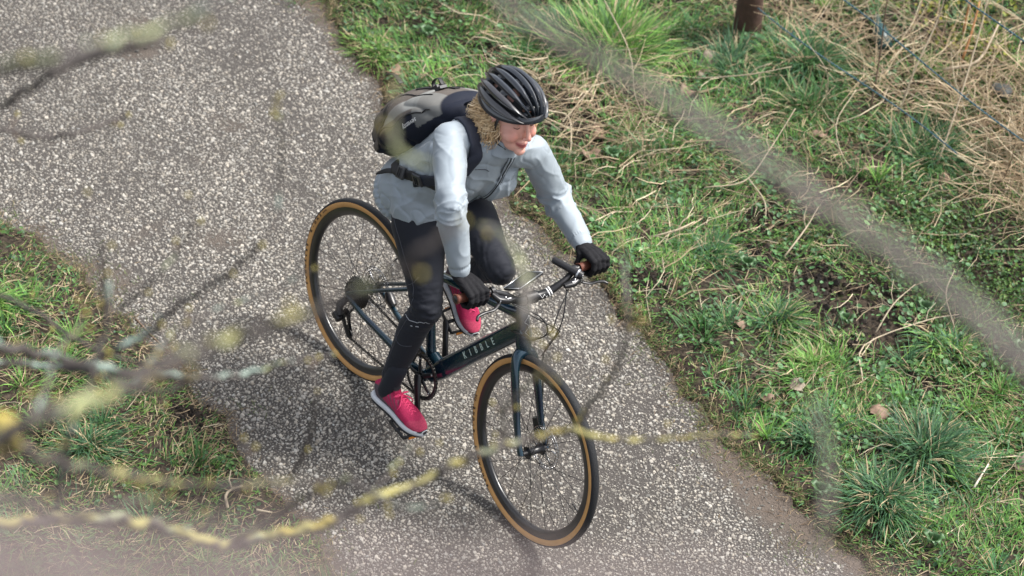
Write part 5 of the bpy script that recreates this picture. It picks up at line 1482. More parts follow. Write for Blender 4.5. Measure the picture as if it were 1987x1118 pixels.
# ---- shoes
M_PINK = mat('pink_mesh_upper', (0.60, 0.03, 0.11), rough=0.8, attr=True, noise=(230, .45), bump=(420, 0.6, 0.0015), spec=0.25)
M_MID = mat('white_midsole', (0.62, 0.64, 0.68), rough=0.6, noise=(40, 0.2))
M_OUT = mat('black_outsole', (0.02, 0.02, 0.022), rough=0.8)
M_LACE = mat('pink_lace', (0.66, 0.04, 0.14), rough=0.7)
def shoe(O, f, up, ankle, knee):
    f = Vector(f).normalized(); up = Vector(up); up = (up - f * up.dot(f)).normalized(); l = up.cross(f)
    M = Matrix(((f.x, l.x, up.x, O[0]), (f.y, l.y, up.y, O[1]), (f.z, l.z, up.z, O[2]), (0, 0, 0, 1))) @ Matrix.Translation((.185, 0, 0)) @ Matrix.Scale(.93, 4) @ Matrix.Translation((-.185, 0, 0))
    MI = M.inverted()
    X = [.002, .02, .05, .09, .13, .17, .20, .23, .255, .270]
    HWd = [.018, .029, .033, .033, .036, .043, .045, .041, .030, .012]
    TZ = [.070, .086, .086, .088, .086, .074, .063, .053, .043, .032]
    parts = [tube([(x, 0, (z + .012) / 2) for x, z in zip(X, TZ)], [(w, (z - .012) / 2) for w, z in zip(HWd, TZ)], 24, up=(0, 0, 1), sub=3, super_e=2.5)]
    parts.append(tube([(.055, 0, .05), (.052, 0, .080), (.046, 0, .108)], [(.030, .040), (.031, .041), (.030, .040)], 20, up=(1, 0, 0)))
    parts.append(rtube([(.10, 0, .086), (.085, 0, .112)], [(.021, .006)] * 2, 12, up=(1, 0, .6)))
    parts = [xf(p, M) for p in parts]
    V, F = voxel_union(parts, 0.003, 3)
    q = V @ np.array(MI)[:3, :3].T + np.array(MI)[:3, 3]
    base = np.tile(np.array((0.50, 0.028, 0.105)), (len(V), 1))
    def bl(c, w):
        nonlocal base
        w = np.clip(w, 0, 1)[:, None]; base = base * (1 - w) + np.array(c) * w
    toe = np.clip((q[:, 0] - .215 - .012 * np.cos(q[:, 1] * 60)) / .006, 0, 1)
    bl((0.56, 0.075, 0.14), toe * .7)
    bl((0.10, 0.085, 0.10), np.clip((.034 + .06 * np.clip((.14 - q[:, 0]) / .14, 0, 1) * (np.sin(q[:, 0] * 55) * .3 + .55) - q[:, 2]) / .003, 0, 1) * (q[:, 0] < .20))
    stripe = (np.abs(((q[:, 0] * .8 + q[:, 2] * 1.0) * 55) % 1 - .5) > .32) & (q[:, 0] > .01) & (q[:, 0] < .14) & (np.abs(q[:, 1]) > .018) & (q[:, 2] < .082)
    bl((0.14, 0.09, 0.115), stripe * .75)
    bl((0.03, 0.03, 0.035), np.clip((q[:, 2] - .099) / .003, 0, 1))
    sh = bulk('shoe', V, F, M_PINK, parent=person, smooth=True, col=base)
    SW = [.022, .034, .0375, .036, .038, .045, .048, .044, .033, .014]
    so = tube([(x - (.004 if i < 2 else 0) + (.004 if i > 8 else 0), 0, .013 + (.006 if i == 0 else 0) + max(0, x - .22) * .18) for i, x in enumerate(X)], [(w, .013) for w in SW], 24, up=(0, 0, 1), sub=3, super_e=3.5)
    obj('midsole', xf(so, M), M_MID, sh)
    ou = tube([(x, 0, -.0035 + (.008 if i == 0 else 0) + max(0, x - .22) * .22) for i, x in enumerate(X)], [(w * .96, .004) for w in SW], 24, up=(0, 0, 1), sub=3, super_e=3.5)
    obj('outsole', xf(ou, M), M_OUT, sh)
    obj('toe_cap', xf(tube([(.258, 0, .024), (.268, 0, .026), (.277, 0, .022)], [(.030, .010), (.020, .010), (.006, .006)], 18, up=(0, 0, 1), super_e=2.4), M), M_OUT, sh)
    # laces
    for k in range(6):
        x = .118 + k * .0135; z = .0895 - k * .0040 - (.002 if k > 3 else 0)
        sx = 1 if k % 2 else -1
        w_ = .020 - k * .0006
        obj('lace', xf(tube([(x - .004, -sx * w_, z - .006), (x, -sx * w_ * .5, z + .0005), (x + .004, 0, z + .003), (x + .008, sx * w_ * .5, z + .0005), (x + .012, sx * w_, z - .006)], [(.0028, .0018)] * 5, 7, up=(0, 0, 1), sub=3), M), M_LACE, sh)
        obj('lace', xf(tube([(x - .004, sx * w_, z - .006), (x, sx * w_ * .5, z - .0005), (x + .004, 0, z + .001), (x + .008, -sx * w_ * .5, z - .0005), (x + .012, -sx * w_, z - .006)], [(.0028, .0018)] * 5, 7, up=(0, 0, 1), sub=3), M), M_LACE, sh)
    for sgn in (-1, 1):
        obj('lace_bow', xf(tube([(.112, 0, .095), (.122, sgn * .015, .104), (.118, sgn * .032, .098), (.108, sgn * .030, .088), (.112, sgn * .008, .095)], .0024, 7, sub=5), M), M_LACE, sh)
        obj('lace_end', xf(tube([(.112, 0, .095), (.135, sgn * .018, .093), (.150, sgn * .036, .078), (.148, sgn * .043, .060)], .0022, 7, sub=5), M), M_LACE, sh)
    a = np.array(M @ Vector((.052, 0, .085))); kd = np.array(knee) - a; kd /= np.linalg.norm(kd)
    obj('sock', rtube([a - kd * .02, a + kd * .03, a + kd * .09], [.036, .035, .036], 18), M_TIGHTS, person)
    return sh, M
def frame_from(ball, yaw, pitch, roll=0):
    y, p = math.radians(yaw), math.radians(pitch)
    f = Vector((math.cos(p) * math.cos(y), math.cos(p) * math.sin(y), math.sin(p)))
    l = Vector((-math.sin(y), math.cos(y), 0)); up = f.cross(l)
    up = Matrix.Rotation(math.radians(roll), 3, f) @ up
    return Vector(ball) + up * .018 - f * .185, f, up
Or, fr_, ur = frame_from((PR.x, -.128, PR.z), 9, -7)
Ol, fl, ul = frame_from((PL.x, .148, PL.z), -2, -32)
shoeR, MR = shoe(Or, fr_, ur, J['aR'], J['kR'])
shoeL, ML = shoe(Ol, fl, ul, J['aL'], J['kL'])

# ---- hair: a soft under-volume and curly strands
hb_ = [ellipsoid(hp(-.062, 0, -.035), (.066, .090, .084), HR3, 18, 12), ellipsoid(hp(-.045, -.052, -.055), (.052, .038, .060), HR3, 16, 12),
       ellipsoid(hp(-.045, .052, -.055), (.052, .038, .060), HR3, 16, 12), ellipsoid(hp(-.012, -.070, -.060), (.030, .018, .045), HR3, 16, 12), ellipsoid(hp(-.012, .070, -.060), (.030, .018, .045), HR3, 16, 12)]
V, F = voxel_union(hb_, .005, 3)
N = normals(V, F)
V = V + N * (0.006 * (ridged(V * 45, 4) - .4))[:, None]
c0 = np.array((.50, .34, .18)) * (0.6 + .9 * vnoise3(V * 120, 9))[:, None]
hair = bulk('hair', V, F, M_HAIR, parent=person, smooth=True, col=c0)
hv, hf, hc, kk = [], [], [], 0
hr = np.random.default_rng(5)
ns = 2200
for i in range(ns):
    if i % 26 == 0:
        jc = hr.integers(len(V)); near_ = np.argsort(((V - V[jc]) ** 2).sum(1))[:400]; ldn = hr.normal(0, .35, 2); lfr = hr.uniform(60, 95); lph = hr.uniform(0, 6.28); lam = hr.uniform(.006, .012); lln = hr.uniform(.055, .095); ltn = hr.choice(4, p=[.42, .2, .28, .1])
    j = near_[hr.integers(400)]; p0 = V[j]; n0 = N[j]
    hl = (np.array(HM.inverted())[:3, :3] @ p0 + np.array(HM.inverted())[:3, 3])
    if hl[2] > .02: continue
    dn = np.array(HM)[:3, :3] @ np.array((-.35 + ldn[0] + hr.normal(0, .08), (.25 if hl[1] > 0 else -.25) + ldn[1] + hr.normal(0, .08), -.7))
    dn = dn - n0 * dn.dot(n0) * .75; dn = dn / np.linalg.norm(dn)
    ln = lln * hr.uniform(.75, .95); amp = lam * hr.uniform(.8, 1.2); fr = lfr; phs = lph + hr.normal(0, .35)
    e1 = np.cross(dn, n0); e1 /= np.linalg.norm(e1) + 1e-9; e2 = np.cross(dn, e1)
    pts = []
    for t in np.linspace(0, ln, 16):
        q = p0 - dn * .02 + dn * t + n0 * (.003 + .010 * math.sin(t / ln * 2.4)) + (e1 * math.cos(phs + fr * t) + e2 * .45 * math.sin(phs + fr * t)) * amp * min(1, t * 60 + .3)
        pts.append(q)
    r0 = hr.uniform(.0009, .0019)
    fat = i % 16 == 0
    if fat: r0 = hr.uniform(.0024, .0040); pts = [p_ + n0 * .003 for p_ in pts]
    v, f = tube(pts, [(r0 * (1.15 - .9 * k / 15) * (1 if not fat else .5 + .5 * math.sin(min(1, k / 5) * 1.57))) for k in range(16)], 6 if fat else 3, cap=False)
    tone = np.array(((.74, .54, .31), (.60, .41, .22), (.86, .69, .46), (.42, .26, .13))[ltn]) * hr.uniform(.8, 1.15)
    hv += v; hf += [tuple(a + kk for a in q) for q in f]; hc += [tone] * len(v); kk += len(v)
st = bulk('curls', np.array(hv), np.array(hf), M_HAIR, parent=hair, smooth=True, col=np.array(hc))
st['kind'] = 'stuff'

# ================================================================== helmet
M_HELM = mat('graphite_helmet_shell', (0.014, 0.018, 0.025), rough=0.2, coat=1.0, coat_rough=0.06)
M_HELM2 = mat('matt_grey_helmet_shell', (0.045, 0.045, 0.05), rough=0.25, coat=0.8)
M_FOAM = mat('black_foam', (0.008, 0.008, 0.009), rough=0.8)
HA_ = Matrix(HM) @ Matrix.Translation((-.010, 0, .034)) @ Matrix.Rotation(math.radians(1), 4, 'Y')
a_, b_, c_ = .140, .097, .108
def helm_pt(u, v, k=1.0, add=0.0):
    """u: 0 front .. pi back along the shell; v: -pi/2 right rim .. pi/2 left rim (0 = crown line)"""
    x = math.cos(u); r = math.sin(u) ** .80
    y = math.sin(v) * r; z = math.cos(v) * r
    p = Vector((x * a_, y * b_, z * c_))
    tail = max(0.0, -x)
    p.z -= .010 * tail * tail; p.x -= .012 * tail * (z if z > 0 else 0)
    if x > 0: p.z += .006 * x
    n = Vector((x / a_, y / b_, z / c_)).normalized()
    return HA_ @ (p * k + n * add)
ribs_v = [-81, -59, -37.5, -16.5, 4.5, 25.5, 46, 66, 83]
helmet = None
def helm_strip(v0, w0, u0, u1, th=.020, n=26, rise=.0, taper=(.35, .5)):
    """one lengthwise rib: rounded bar lying on the shell"""
    V, F = [], []
    for i in range(n + 1):
        t = i / n; u = u0 + (u1 - u0) * t
        ww = math.radians(w0) * (taper[0] + (1 - taper[0]) * min(1, t / .35)) * (taper[1] + (1 - taper[1]) * min(1, (1 - t) / .3))
        for k, (dv, dh) in enumerate(((-1, -th), (-1, -.004), (-.72, 0.0), (-.15, rise + .0018), (.15, rise + .0018), (.72, 0.0), (1, -.004), (1, -th))):
            V.append(helm_pt(u, math.radians(v0) + dv * ww, 1, dh + .0))
    m = 8
    for i in range(n):
        for k in range(m):
            l = (k + 1) % m; F.append((i * m + k, i * m + l, i * m + m + l, i * m + m + k))
    F.append(tuple(range(m - 1, -1, -1))); F.append(tuple(n * m + k for k in range(m)))
    return V, F
# inner liner: the dark core seen through the vents, and the solid lower band
core_v, core_f = [], []
nu, nv = 28, 26
for i in range(nu + 1):
    for j in range(nv + 1):
        core_v.append(helm_pt(math.radians(7) + math.radians(166) * i / nu, math.radians(-94 + 188 * j / nv), 1, -.021))
for i in range(nu):
    for j in range(nv):
        k = i * (nv + 1) + j
        if ((i * 5 // 28) % 1 == 0) and 5 < j < 20 and (j % 4 in (1, 2)) and (i % 7 in (2, 3, 4)): continue      # openings to the hair
        core_f.append((k, k + nv + 1, k + nv + 2, k + 1))
helmet = obj('helmet', (core_v, core_f), M_FOAM, None)
helmet.matrix_world = LEAN
tag(helmet, 'glossy black vented cycling helmet on the rider\'s head', 'helmet')
for i, v0 in enumerate(ribs_v):
    outer = abs(v0) > 70
    side = abs(v0) > 40
    u0 = math.radians(10 + 3.0 * abs(v0) / 20); u1 = math.radians(171 - abs(v0) * .12 - (6 if i % 2 else 0))
    obj('rib', helm_strip(v0, 9.5 if outer else (7.6 if side else 7.2), u0, u1, th=.024, rise=.002), M_HELM2 if (v0 < -40) else M_HELM, helmet, sharp=35)
# cross bridges between neighbouring ribs, staggered
for i in range(len(ribs_v) - 1):
    for u in ((22, 84, 140) if i % 2 else (30, 112, 156)):
        va, vb = ribs_v[i], ribs_v[i + 1]
        V_, F_ = [], []
        hw = math.radians(7.5)
        for kx, uu in enumerate((-1, -.5, .5, 1)):
            for j in range(6):
                vv_ = math.radians(va + (vb - va) * j / 5)
                sag = .006 + .006 * math.sin(math.pi * j / 5)
                wf = 1 + .5 * abs(j - 2.5) / 2.5
                V_.append(helm_pt(math.radians(u) + hw * uu * wf + (j - 2.5) * .02, vv_, 1, -sag - (.010 if abs(uu) == 1 else 0)))
        for kx in range(3):
            for j in range(5):
                k = kx * 6 + j; F_.append((k, k + 6, k + 7, k + 1))
        obj('bridge', (V_, F_), M_HELM, helmet)
# rim band
rimv, rimf = [], []
n = 80
for i in range(n):
    a = 2 * math.pi * i / n
    sd = 1 if math.sin(a) > 0 else -1
    x = math.cos(a); y = math.sin(a)
    for (o, dz) in ((-.004, .018), (.003, .010), (.004, -.004), (-.006, -.008), (-.016, .0)):
        p = Vector((x * (a_ + o) * .985, y * (b_ + o) * 1.0, .010 * (x if x > 0 else 0) * 1.2 + dz - .004 - .012 * (1 - x * x) + (-.012 * x * x if x < 0 else .004 * x)))
        rimv.append(HA_ @ p)
for i in range(n):
    j = (i + 1) % n
    for k in range(5):
        l = (k + 1) % 5; rimf.append((i * 5 + k, j * 5 + k, j * 5 + l, i * 5 + l))
obj('rim_band', (rimv, rimf), M_HELM, helmet, sharp=50)
for s in (-1, 1):
    obj('chin_strap', tube([hp(.03, s * .078, .02), hp(.015, s * .076, -.04), hp(.022, s * .062, -.085), hp(.035, s * .03, -.112)], [(.007, .0015)] * 4, 8, up=(0, s, 0), sub=4), M_HOSE, helmet)
# ================================================================== backpack
M_PACK = mat('backpack_fabric', (0.2, 0.18, 0.16), rough=0.75, attr=True, noise=(40, .12), bump=(500, .25, .0008), spec=.3)
M_STRAP = mat('navy_strap', (0.012, 0.016, 0.032), rough=0.65, bump=(400, .2, .0006))
M_WEB = mat('black_webbing', (0.010, 0.010, 0.012), rough=0.6, bump=(500, .3, .0006))
M_BUCK = mat('buckle_plastic', (0.03, 0.032, 0.036), rough=0.35)
PB0 = np.array((.140, .010, 1.022)); PS_ = np.array((.60, 0, .80)); PN = np.array((-.80, 0, .60)); PY = np.array((0, 1.0, 0))
PS_ = PS_ / np.linalg.norm(PS_); PN = PN / np.linalg.norm(PN)
def pk(s, d, y): return PB0 + PS_ * s + PN * d + PY * y
pp = [tube([pk(s, d, 0) for s, d in ((-.085, .08), (-.07, .09), (-.01, .105), (.09, .100), (.18, .086), (.27, .066), (.335, .045), (.37, .03))],
           [(.07, .04), (.115, .080), (.140, .104), (.148, .104), (.146, .092), (.130, .070), (.095, .050), (.05, .03)], 36, up=PN, sub=4, super_e=2.5),
      rtube([pk(.0, .180, 0), pk(.10, .170, 0), pk(.20, .135, 0)], [(.085, .036), (.095, .040), (.075, .030)], 24, up=PN),
      rtube([pk(-.03, .08, -.125), pk(.07, .085, -.14)], [.030, .036], 16), rtube([pk(-.03, .08, .125), pk(.07, .085, .14)], [.030, .036], 16),
      rtube([pk(.25, .03, -.05), pk(.36, .00, -.03)], [.035, .03], 14), rtube([pk(.25, .03, .05), pk(.36, .00, .03)], [.035, .03], 14)]
V, F = voxel_union(pp, .005, 6)
N = normals(V, F)
q = V - PB0; ls, ld, ly = q @ PS_, q @ PN, q @ PY
dd = -0.010 * ridged(V * 9 + 3, 41) ** 4 + .006 * vnoise3(V * 16, 42)
seam1 = np.abs(ld - (.125 + .05 * np.sin(ls * 9)))
dd -= .005 * np.exp(-(seam1 / .006) ** 2)
V2 = V + N * dd[:, None]
TAU, LGT, NAV, DGR = np.array((.108, .093, .082)), np.array((.235, .24, .23)), np.array((.007, .010, .022)), np.array((.075, .068, .062))
c = np.tile(NAV, (len(V), 1))
def bl2(col, w):
    global c
    w = np.clip(w, 0, 1)[:, None]; c = c * (1 - w) + col * w
edge = .065 + .045 * np.sin((ls + .02) * 8)
bl2(TAU, (ld - edge) / .004)
bl2(LGT, np.minimum((ld - edge - .012 - .10 * np.clip(.18 - ls, 0, 1)) / .004, (edge + .062 - ld) / .004) * (ls > .04) * (ls < .24))
bl2(LGT * .85, ((ls > .22) & (ld > .05) & (np.abs(ly) > .05)).astype(float) * .7)
bl2(DGR, ((ls > .08) & (ls < .20) & (np.abs(ly) < .032) & (ld > .15)).astype(float))
bl2(NAV, np.maximum((ls - .325) / .006, (-.055 - ls) / .006))
pack = bulk('backpack', V2, F, M_PACK, smooth=True, col=c)
pack.matrix_world = LEAN
tag(pack, 'taupe, grey and navy backpack worn on the rider\'s back', 'backpack')
PBVH = BVHTree.FromPolygons([tuple(p) for p in V2], [tuple(int(i) for i in f) for f in F])
def psnap(pts, off=.002, sub=8):
    out = []
    for p in catmull(pts, sub):
        co, no, _, _ = PBVH.find_nearest(Vector(p)); out.append(co + no * off)
    return out
def ptube(name, pts, r, mt, sub=8, off=.001): return obj(name, tube(psnap(pts, off, sub), r, 8), mt, pack)
# piping seams
for s in (-1, 1):
    ptube('piping', [pk(x, .065 + .045 * math.sin((x + .02) * 8), s * .15) for x in (-.04, .02, .08, .14, .20, .26, .31)], .0028, M_WEB)
    ptube('zip', [pk(x, .20 - .25 * max(0, x - .12), s * .075) for x in (-.03, .03, .10, .17, .24, .29)], .0024, M_WEB)
# straps lying on the pack: flat ribbons following its surface
def pack_strap(name, pts, w, mt, th=.003, sub=8):
    P = [Vector(p) for p in catmull(pts, sub)]; Q = []
    Nn_ = []
    for p in P:
        co, no, _, _ = PBVH.find_nearest(p); Q.append(co + no * .003); Nn_.append(no)
    V, F = [], []
    for i, q in enumerate(Q):
        t = (Q[min(i + 1, len(Q) - 1)] - Q[max(i - 1, 0)]).normalized(); n = (Nn_[i] - t * Nn_[i].dot(t)).normalized(); b = t.cross(n)
        for u, v in ((-1, -.6), (-1, .6), (1, .6), (1, -.6)): V.append(q + b * u * w / 2 + n * v * th)
    for i in range(len(Q) - 1):
        for k in range(4):
            l = (k + 1) % 4; F.append((i * 4 + k, i * 4 + l, i * 4 + 4 + l, i * 4 + 4 + k))
    F.append((3, 2, 1, 0)); m = (len(Q) - 1) * 4; F.append((m, m + 1, m + 2, m + 3))
    return obj(name, (V, F), mt, pack, sharp=40)
pack_strap('compression_strap', [pk(.16, .22, -.03), pk(.20, .20, -.0), pk(.25, .16, .02), pk(.30, .12, .02)], .022, M_WEB)
pack_strap('compression_strap', [pk(.03, .05, -.16), pk(.05, .12, -.15), pk(.08, .18, -.12), pk(.10, .23, -.06)], .018, M_WEB)
for s, d, y in ((.225, .19, .01), (.265, .155, -.015)):
    b0 = psnap([pk(s, d, y), pk(s, d, y)], .006, 1)[0]
    obj('buckle', xf(box((0, 0, 0), (.034, .030, .010)), basis(tuple(PS_), tuple(PY), b0)), M_BUCK, pack, smooth=False)
# a loop of webbing and the haul handle
obj('webbing_loop', tube([np.array(psnap([pk(.24, .20, .02)] * 2, .004, 1)[0]) + PN * h + PS_ * k for h, k in ((0, -.03), (.025, -.03), (.034, -.012), (.028, .012), (0, .02))], [(.009, .0015)] * 5, 8, up=tuple(PS_), sub=4), M_WEB, pack)
obj('haul_loop', tube([pk(.34, .045, -.03), pk(.385, .055, -.025), pk(.40, .05, 0), pk(.385, .055, .025), pk(.34, .045, .03)], [(.009, .003)] * 5, 10, up=PN, sub=5), M_STRAP, pack)
obj('strap_end', tube([pk(.02, .265, .02), pk(.0, .30, .025), pk(-.02, .315, .03), pk(-.045, .325, .03)], [(.010, .0015)] * 4, 8, up=(0, 0, 1), sub=4), M_WEB, pack)
obj('strap_end', tube([(.21, -.168, 1.045), (.18, -.172, 1.03), (.155, -.178, 1.01), (.135, -.182, .99)], [(.009, .0012), (.009, .0012), (.007, .0012), (.003, .001)], 8, up=(.4, -.6, .6), sub=4), M_WEB, pack)
# side panel name, white
tv, tf = text_mesh('seventy', .026, bold=.0003)
lo = psnap([pk(.20, .075, -.16)] * 2, .004, 1)[0]
_, ln_, _, _ = PBVH.find_nearest(Vector(pk(.20, .075, -.16)))
xb = Vector(-PS_); xb = (xb - ln_ * xb.dot(ln_)).normalized()
tm = basis(xb, ln_.cross(xb), lo)
tv2 = []
for p in xf((tv, tf), tm)[0]:
    co, no, _, _ = PBVH.find_nearest(Vector(p)); tv2.append(co + no * .0025)
obj('lettering', (tv2, tf), M_WHITE, pack, smooth=False)
# shoulder straps and hip belt
for s in (-1, 1):
    if s < 0: pts = [(.36, -.10, 1.40), (.415, -.108, 1.42), (.46, -.115, 1.39), (.510, -.120, 1.335), (.535, -.124, 1.27), (.50, -.150, 1.20), (.42, -.185, 1.13), (.32, -.18, 1.08)]
    else: pts = [(.38, .055, 1.37), (.43, .055, 1.375), (.49, .055, 1.345), (.52, .055, 1.30)]
    strap('shoulder_strap', pts, .048, .008, M_STRAP, pack, off=.004)
for s in (-1, 1):
    ypts = [(.17, s * .15, 1.06), (.21, s * .168, 1.052), (.26, s * .168, 1.068), (.30, s * .17, 1.085), (.36, s * .172, 1.105), (.41, s * .16, 1.11)]
    strap('hip_belt', ypts, .038, .006, M_WEB, pack, off=.004)
    for k, p in enumerate(((.255, s * .172, 1.066), (.345, s * .178, 1.10))):
        co, no = snap(p, .012)
        t = Vector((.9, 0, .25)); 
        Mb = basis(t - no * t.dot(no), no.cross(t), co)
        bkl = obj('buckle', xf(tube([(-.022, 0, 0), (-.02, 0, 0), (.02, 0, 0), (.022, 0, 0)], [(.018, .004), (.022, .007), (.022, .007), (.018, .004)], 16, up=(0, 0, 1), super_e=5), Mb), M_BUCK, pack, sharp=40)
        for q_ in (-.008, .004): obj('bar', xf(box((q_, 0, .008), (.003, .030, .003)), Mb), M_WEB, bkl, smooth=False)
# jacket zip and pocket
zp_ = [(.560, .012, 1.31), (.545, .02, 1.26), (.525, .03, 1.20), (.50, .035, 1.13), (.46, .035, 1.05), (.42, .03, .99), (.38, .02, .94)]
strap('zip_flap', zp_, .022, .003, M_JACKET, jacket, off=.002)
for sd in (-.012, .012):
    strap('seam', [(p[0], p[1] + sd, p[2]) for p in zp_], .0022, .0012, M_SEAM, jacket, off=.0045)
strap('zip_teeth', zp_, .004, .002, M_WEB, jacket, off=.0052)
strap('seam', [(.53, -.105, 1.23), (.55, -.08, 1.225), (.56, -.045, 1.215)], .0026, .001, M_SEAM, jacket, off=.001)
# seams and reflective print on the tights
tc_ = np.array([v.co[:] for v in tights.data.vertices]); tf_ = [tuple(p.vertices) for p in tights.data.polygons]
TB = BVHTree.FromPolygons([tuple(p) for p in tc_], tf_)
def tseam(pts, r, mt, name='seam'):
    out = []
    for p in catmull(pts, 8):
        co, no, _, _ = TB.find_nearest(Vector(p)); out.append(co + no * .0006)
    return obj(name, tube(out, r, 6), mt, tights)
tseam([(.20, -.18, .94), (.30, -.18, .86), (.37, -.19, .78), (.42, -.18, .72), (.44, -.17, .66), (.44, -.17, .60)], .0011, M_SEAM)
tseam([(.45, -.19, .75), (.42, -.19, .71), (.36, -.17, .66)], .0010, M_SEAM)
tseam([(.43, -.17, .56), (.40, -.19, .46), (.38, -.18, .36), (.36, -.17, .28)], .0010, M_SEAM)
tseam([(.36, -.17, .48), (.42, -.18, .45), (.46, -.15, .46)], .0010, M_SEAM)
tseam([(.40, -.185, .575), (.44, -.18, .570), (.475, -.16, .580), (.500, -.13, .60)], .0012, M_REFL, 'reflective_arc')
tseam([(.455, -.175, .552), (.462, -.172, .553)], .0016, M_REFL, 'reflective_dot'); tseam([(.472, -.165, .557), (.482, -.160, .560)], .0016, M_REFL, 'reflective_dot')
# ================================================================== bare branches of the tree the camera looks through
M_BARK = mat('twig_bark', (0.085, 0.07, 0.062), rough=0.85, attr=True, bump=(300, .6, .0015))
M_LICHEN = mat('lichen', (0.5, 0.5, 0.2), rough=0.9, attr=True, bump=(400, .6, .0015))
M_BUD = mat('bud', (0.42, 0.36, 0.10), rough=0.7, noise=(200, .3))
BARK = {'p': (.19, .155, .15), 'g': (.16, .145, .13), 'yg': (.06, .052, .05)}
LICH = {'y': [(.32, .30, .11), (.28, .30, .15), (.21, .26, .21)], 'Y': [(.36, .29, .075), (.32, .29, .11), (.25, .27, .17)], 't': [(.20, .28, .245), (.25, .32, .275), (.32, .34, .14)],
        'g': [(.19, .21, .12), (.23, .25, .13), (.20, .23, .165)], 'yg': [(.33, .35, .14), (.29, .33, .16), (.20, .26, .22)], 'n': [(.28, .30, .20)] * 3, 'p': [(.2, .18, .16)] * 3}
